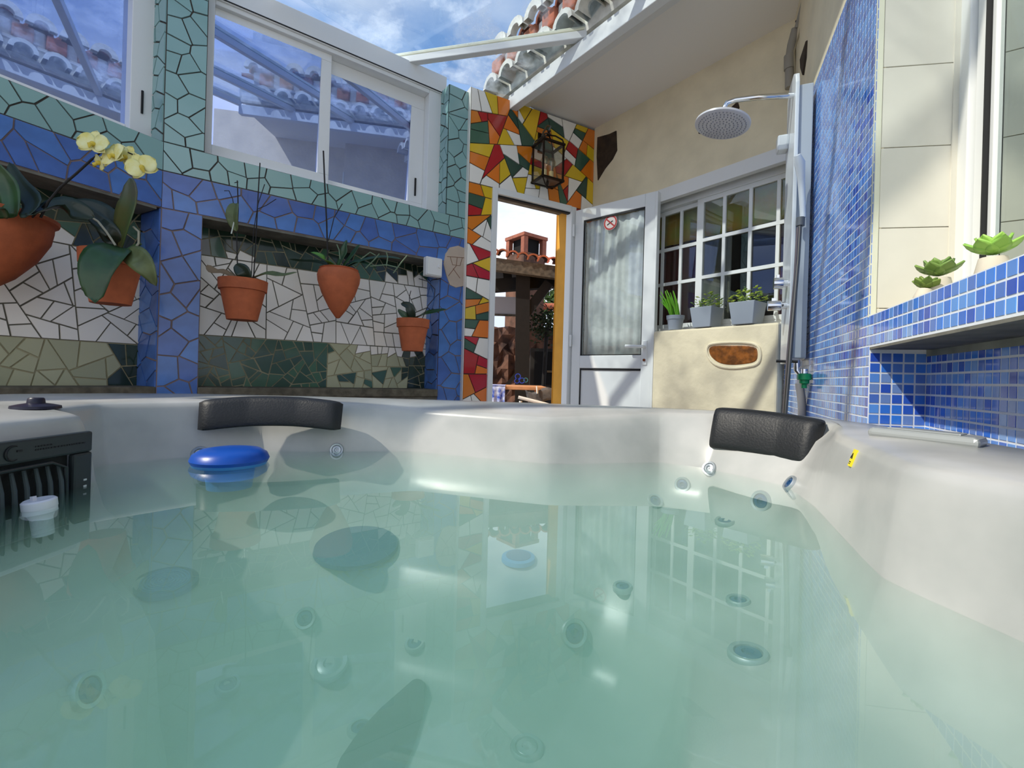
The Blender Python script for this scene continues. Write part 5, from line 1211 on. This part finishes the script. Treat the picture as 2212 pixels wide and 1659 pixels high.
ft = empty('clay_roof_ridge', loc=O(1188, 664, 9.0)); bpy.context.view_layer.update()
for k in range(5):
    part_w(ft, MB().tube([O(1168 + k * 12, 662, 9.0), O(1182 + k * 12, 661, 9.0)], 0.06, 10), 'ridge_tile', M_tileo, smooth=True); part_w(ft, arch(MB(), 0, 0, 0.06, 0, .3, .02).xf(Matrix.Translation(O(1170 + k * 12, 668, 9.0))), 'clay_tile', M_tileo, smooth=True)
tag(ft, 'short sunlit row of clay ridge tiles far beyond the canopy', 'roof tiles')
# table with cloth and things on it
tb = empty('garden_table', loc=(O(1128, 850, 4.6).x, 4.6, 0)); bpy.context.view_layer.update()
tl, tr_ = O(1050, 832, 4.6), O(1180, 834, 4.6); zt2 = tl.z
part_w(tb, MB().box(tl.x, tr_.x, 4.5, 5.3, zt2 - .035, zt2), 'table_top', mat('table_wood', (206, 150, 106), 0.6, noise=0.12), bevel=0.005)
for xx in (tl.x + .05, tr_.x - .05):
    for yy in (4.56, 5.24): part_w(tb, MB().box(xx - .03, xx + .03, yy - .03, yy + .03, 0, zt2 - .035), 'leg', mat('table_wood', (206, 150, 106), 0.6))
tag(tb, 'wooden garden table just outside the doorway', 'table')
ctl = empty('table_cloth', loc=(O(1078, 850, 4.48).x, 4.48, zt2)); bpy.context.view_layer.update()
a, b = O(1052, 831, 4.47), O(1092, 831, 4.47)
part_w(ctl, MB().grid(30, 6, lambda u, v: (a.x + (b.x - a.x) * u, 4.475 - .012 * math.sin(u * 20) * (1 - v), zt2 + .003 - .26 * (1 - v))), 'front_fold', mat('cloth_print', (214, 220, 236), 0.9, c2=(50, 84, 190), nscale=22), smooth=True, solid=0.004)
part_w(ctl, MB().box(a.x, b.x, 4.47, 5.0, zt2 + .001, zt2 + .005), 'top_fold', mat('cloth_print', (214, 220, 236), 0.9))
tag(ctl, 'blue and white printed cloth over the end of the garden table', 'tablecloth')
rg = empty('blue_ring_holder', loc=O(1122, 828, 4.7)); bpy.context.view_layer.update()
M_ringb = mat('ring_blue', (40, 70, 190), 0.4)
for x, y, r, m in ((1119, 813, .030, M_ringb), (1117, 823, .026, M_ringb), (1128, 822, .030, M_ringb), (1136, 821, .024, mat('ring_teal', (60, 130, 140), 0.4))):
    c = O(x, y, 4.7); part_w(rg, MB().lathe([(r, -.006), (r, .006), (r * .72, .006), (r * .72, -.006)], 24, (c.x, c.y, c.z), 'y', closed=True), 'ring', m, smooth=True)
tag(rg, 'cluster of small blue rings standing on the garden table', 'rings')
cb = empty('folded_lounger', loc=(O(1155, 870, 4.3).x, 4.3, 0)); bpy.context.view_layer.update()
part_w(cb, MB().tube([O(1120, 858, 4.3), O(1160, 868, 4.3), O(1205, 880, 4.3)], 0.016, 10), 'frame_tube', M_alu, smooth=True)
part_w(cb, MB().grid(10, 4, lambda u, v: tuple(O(1135 + 70 * u + 6 * v, 842 + 6 * math.sin(u * 7) + 28 * v, 4.42))), 'fabric', mat('lounger_fabric', (62, 62, 66), 0.9, c2=(110, 108, 108), nscale=14), smooth=True, solid=0.01)
for xx in (1125, 1205): part_w(cb, MB().tube([O(xx, 866, 4.32), (O(xx, 866, 4.32).x, 4.32, 0)], 0.014, 8), 'leg', M_alu)
part_w(cb, MB().tube([O(1160, 834, 4.4), O(1161, 850, 4.4)], 0.008, 8), 'peg', M_white)
tag(cb, 'dark fabric lounger with white tube frame in front of the garden table', 'lounger')
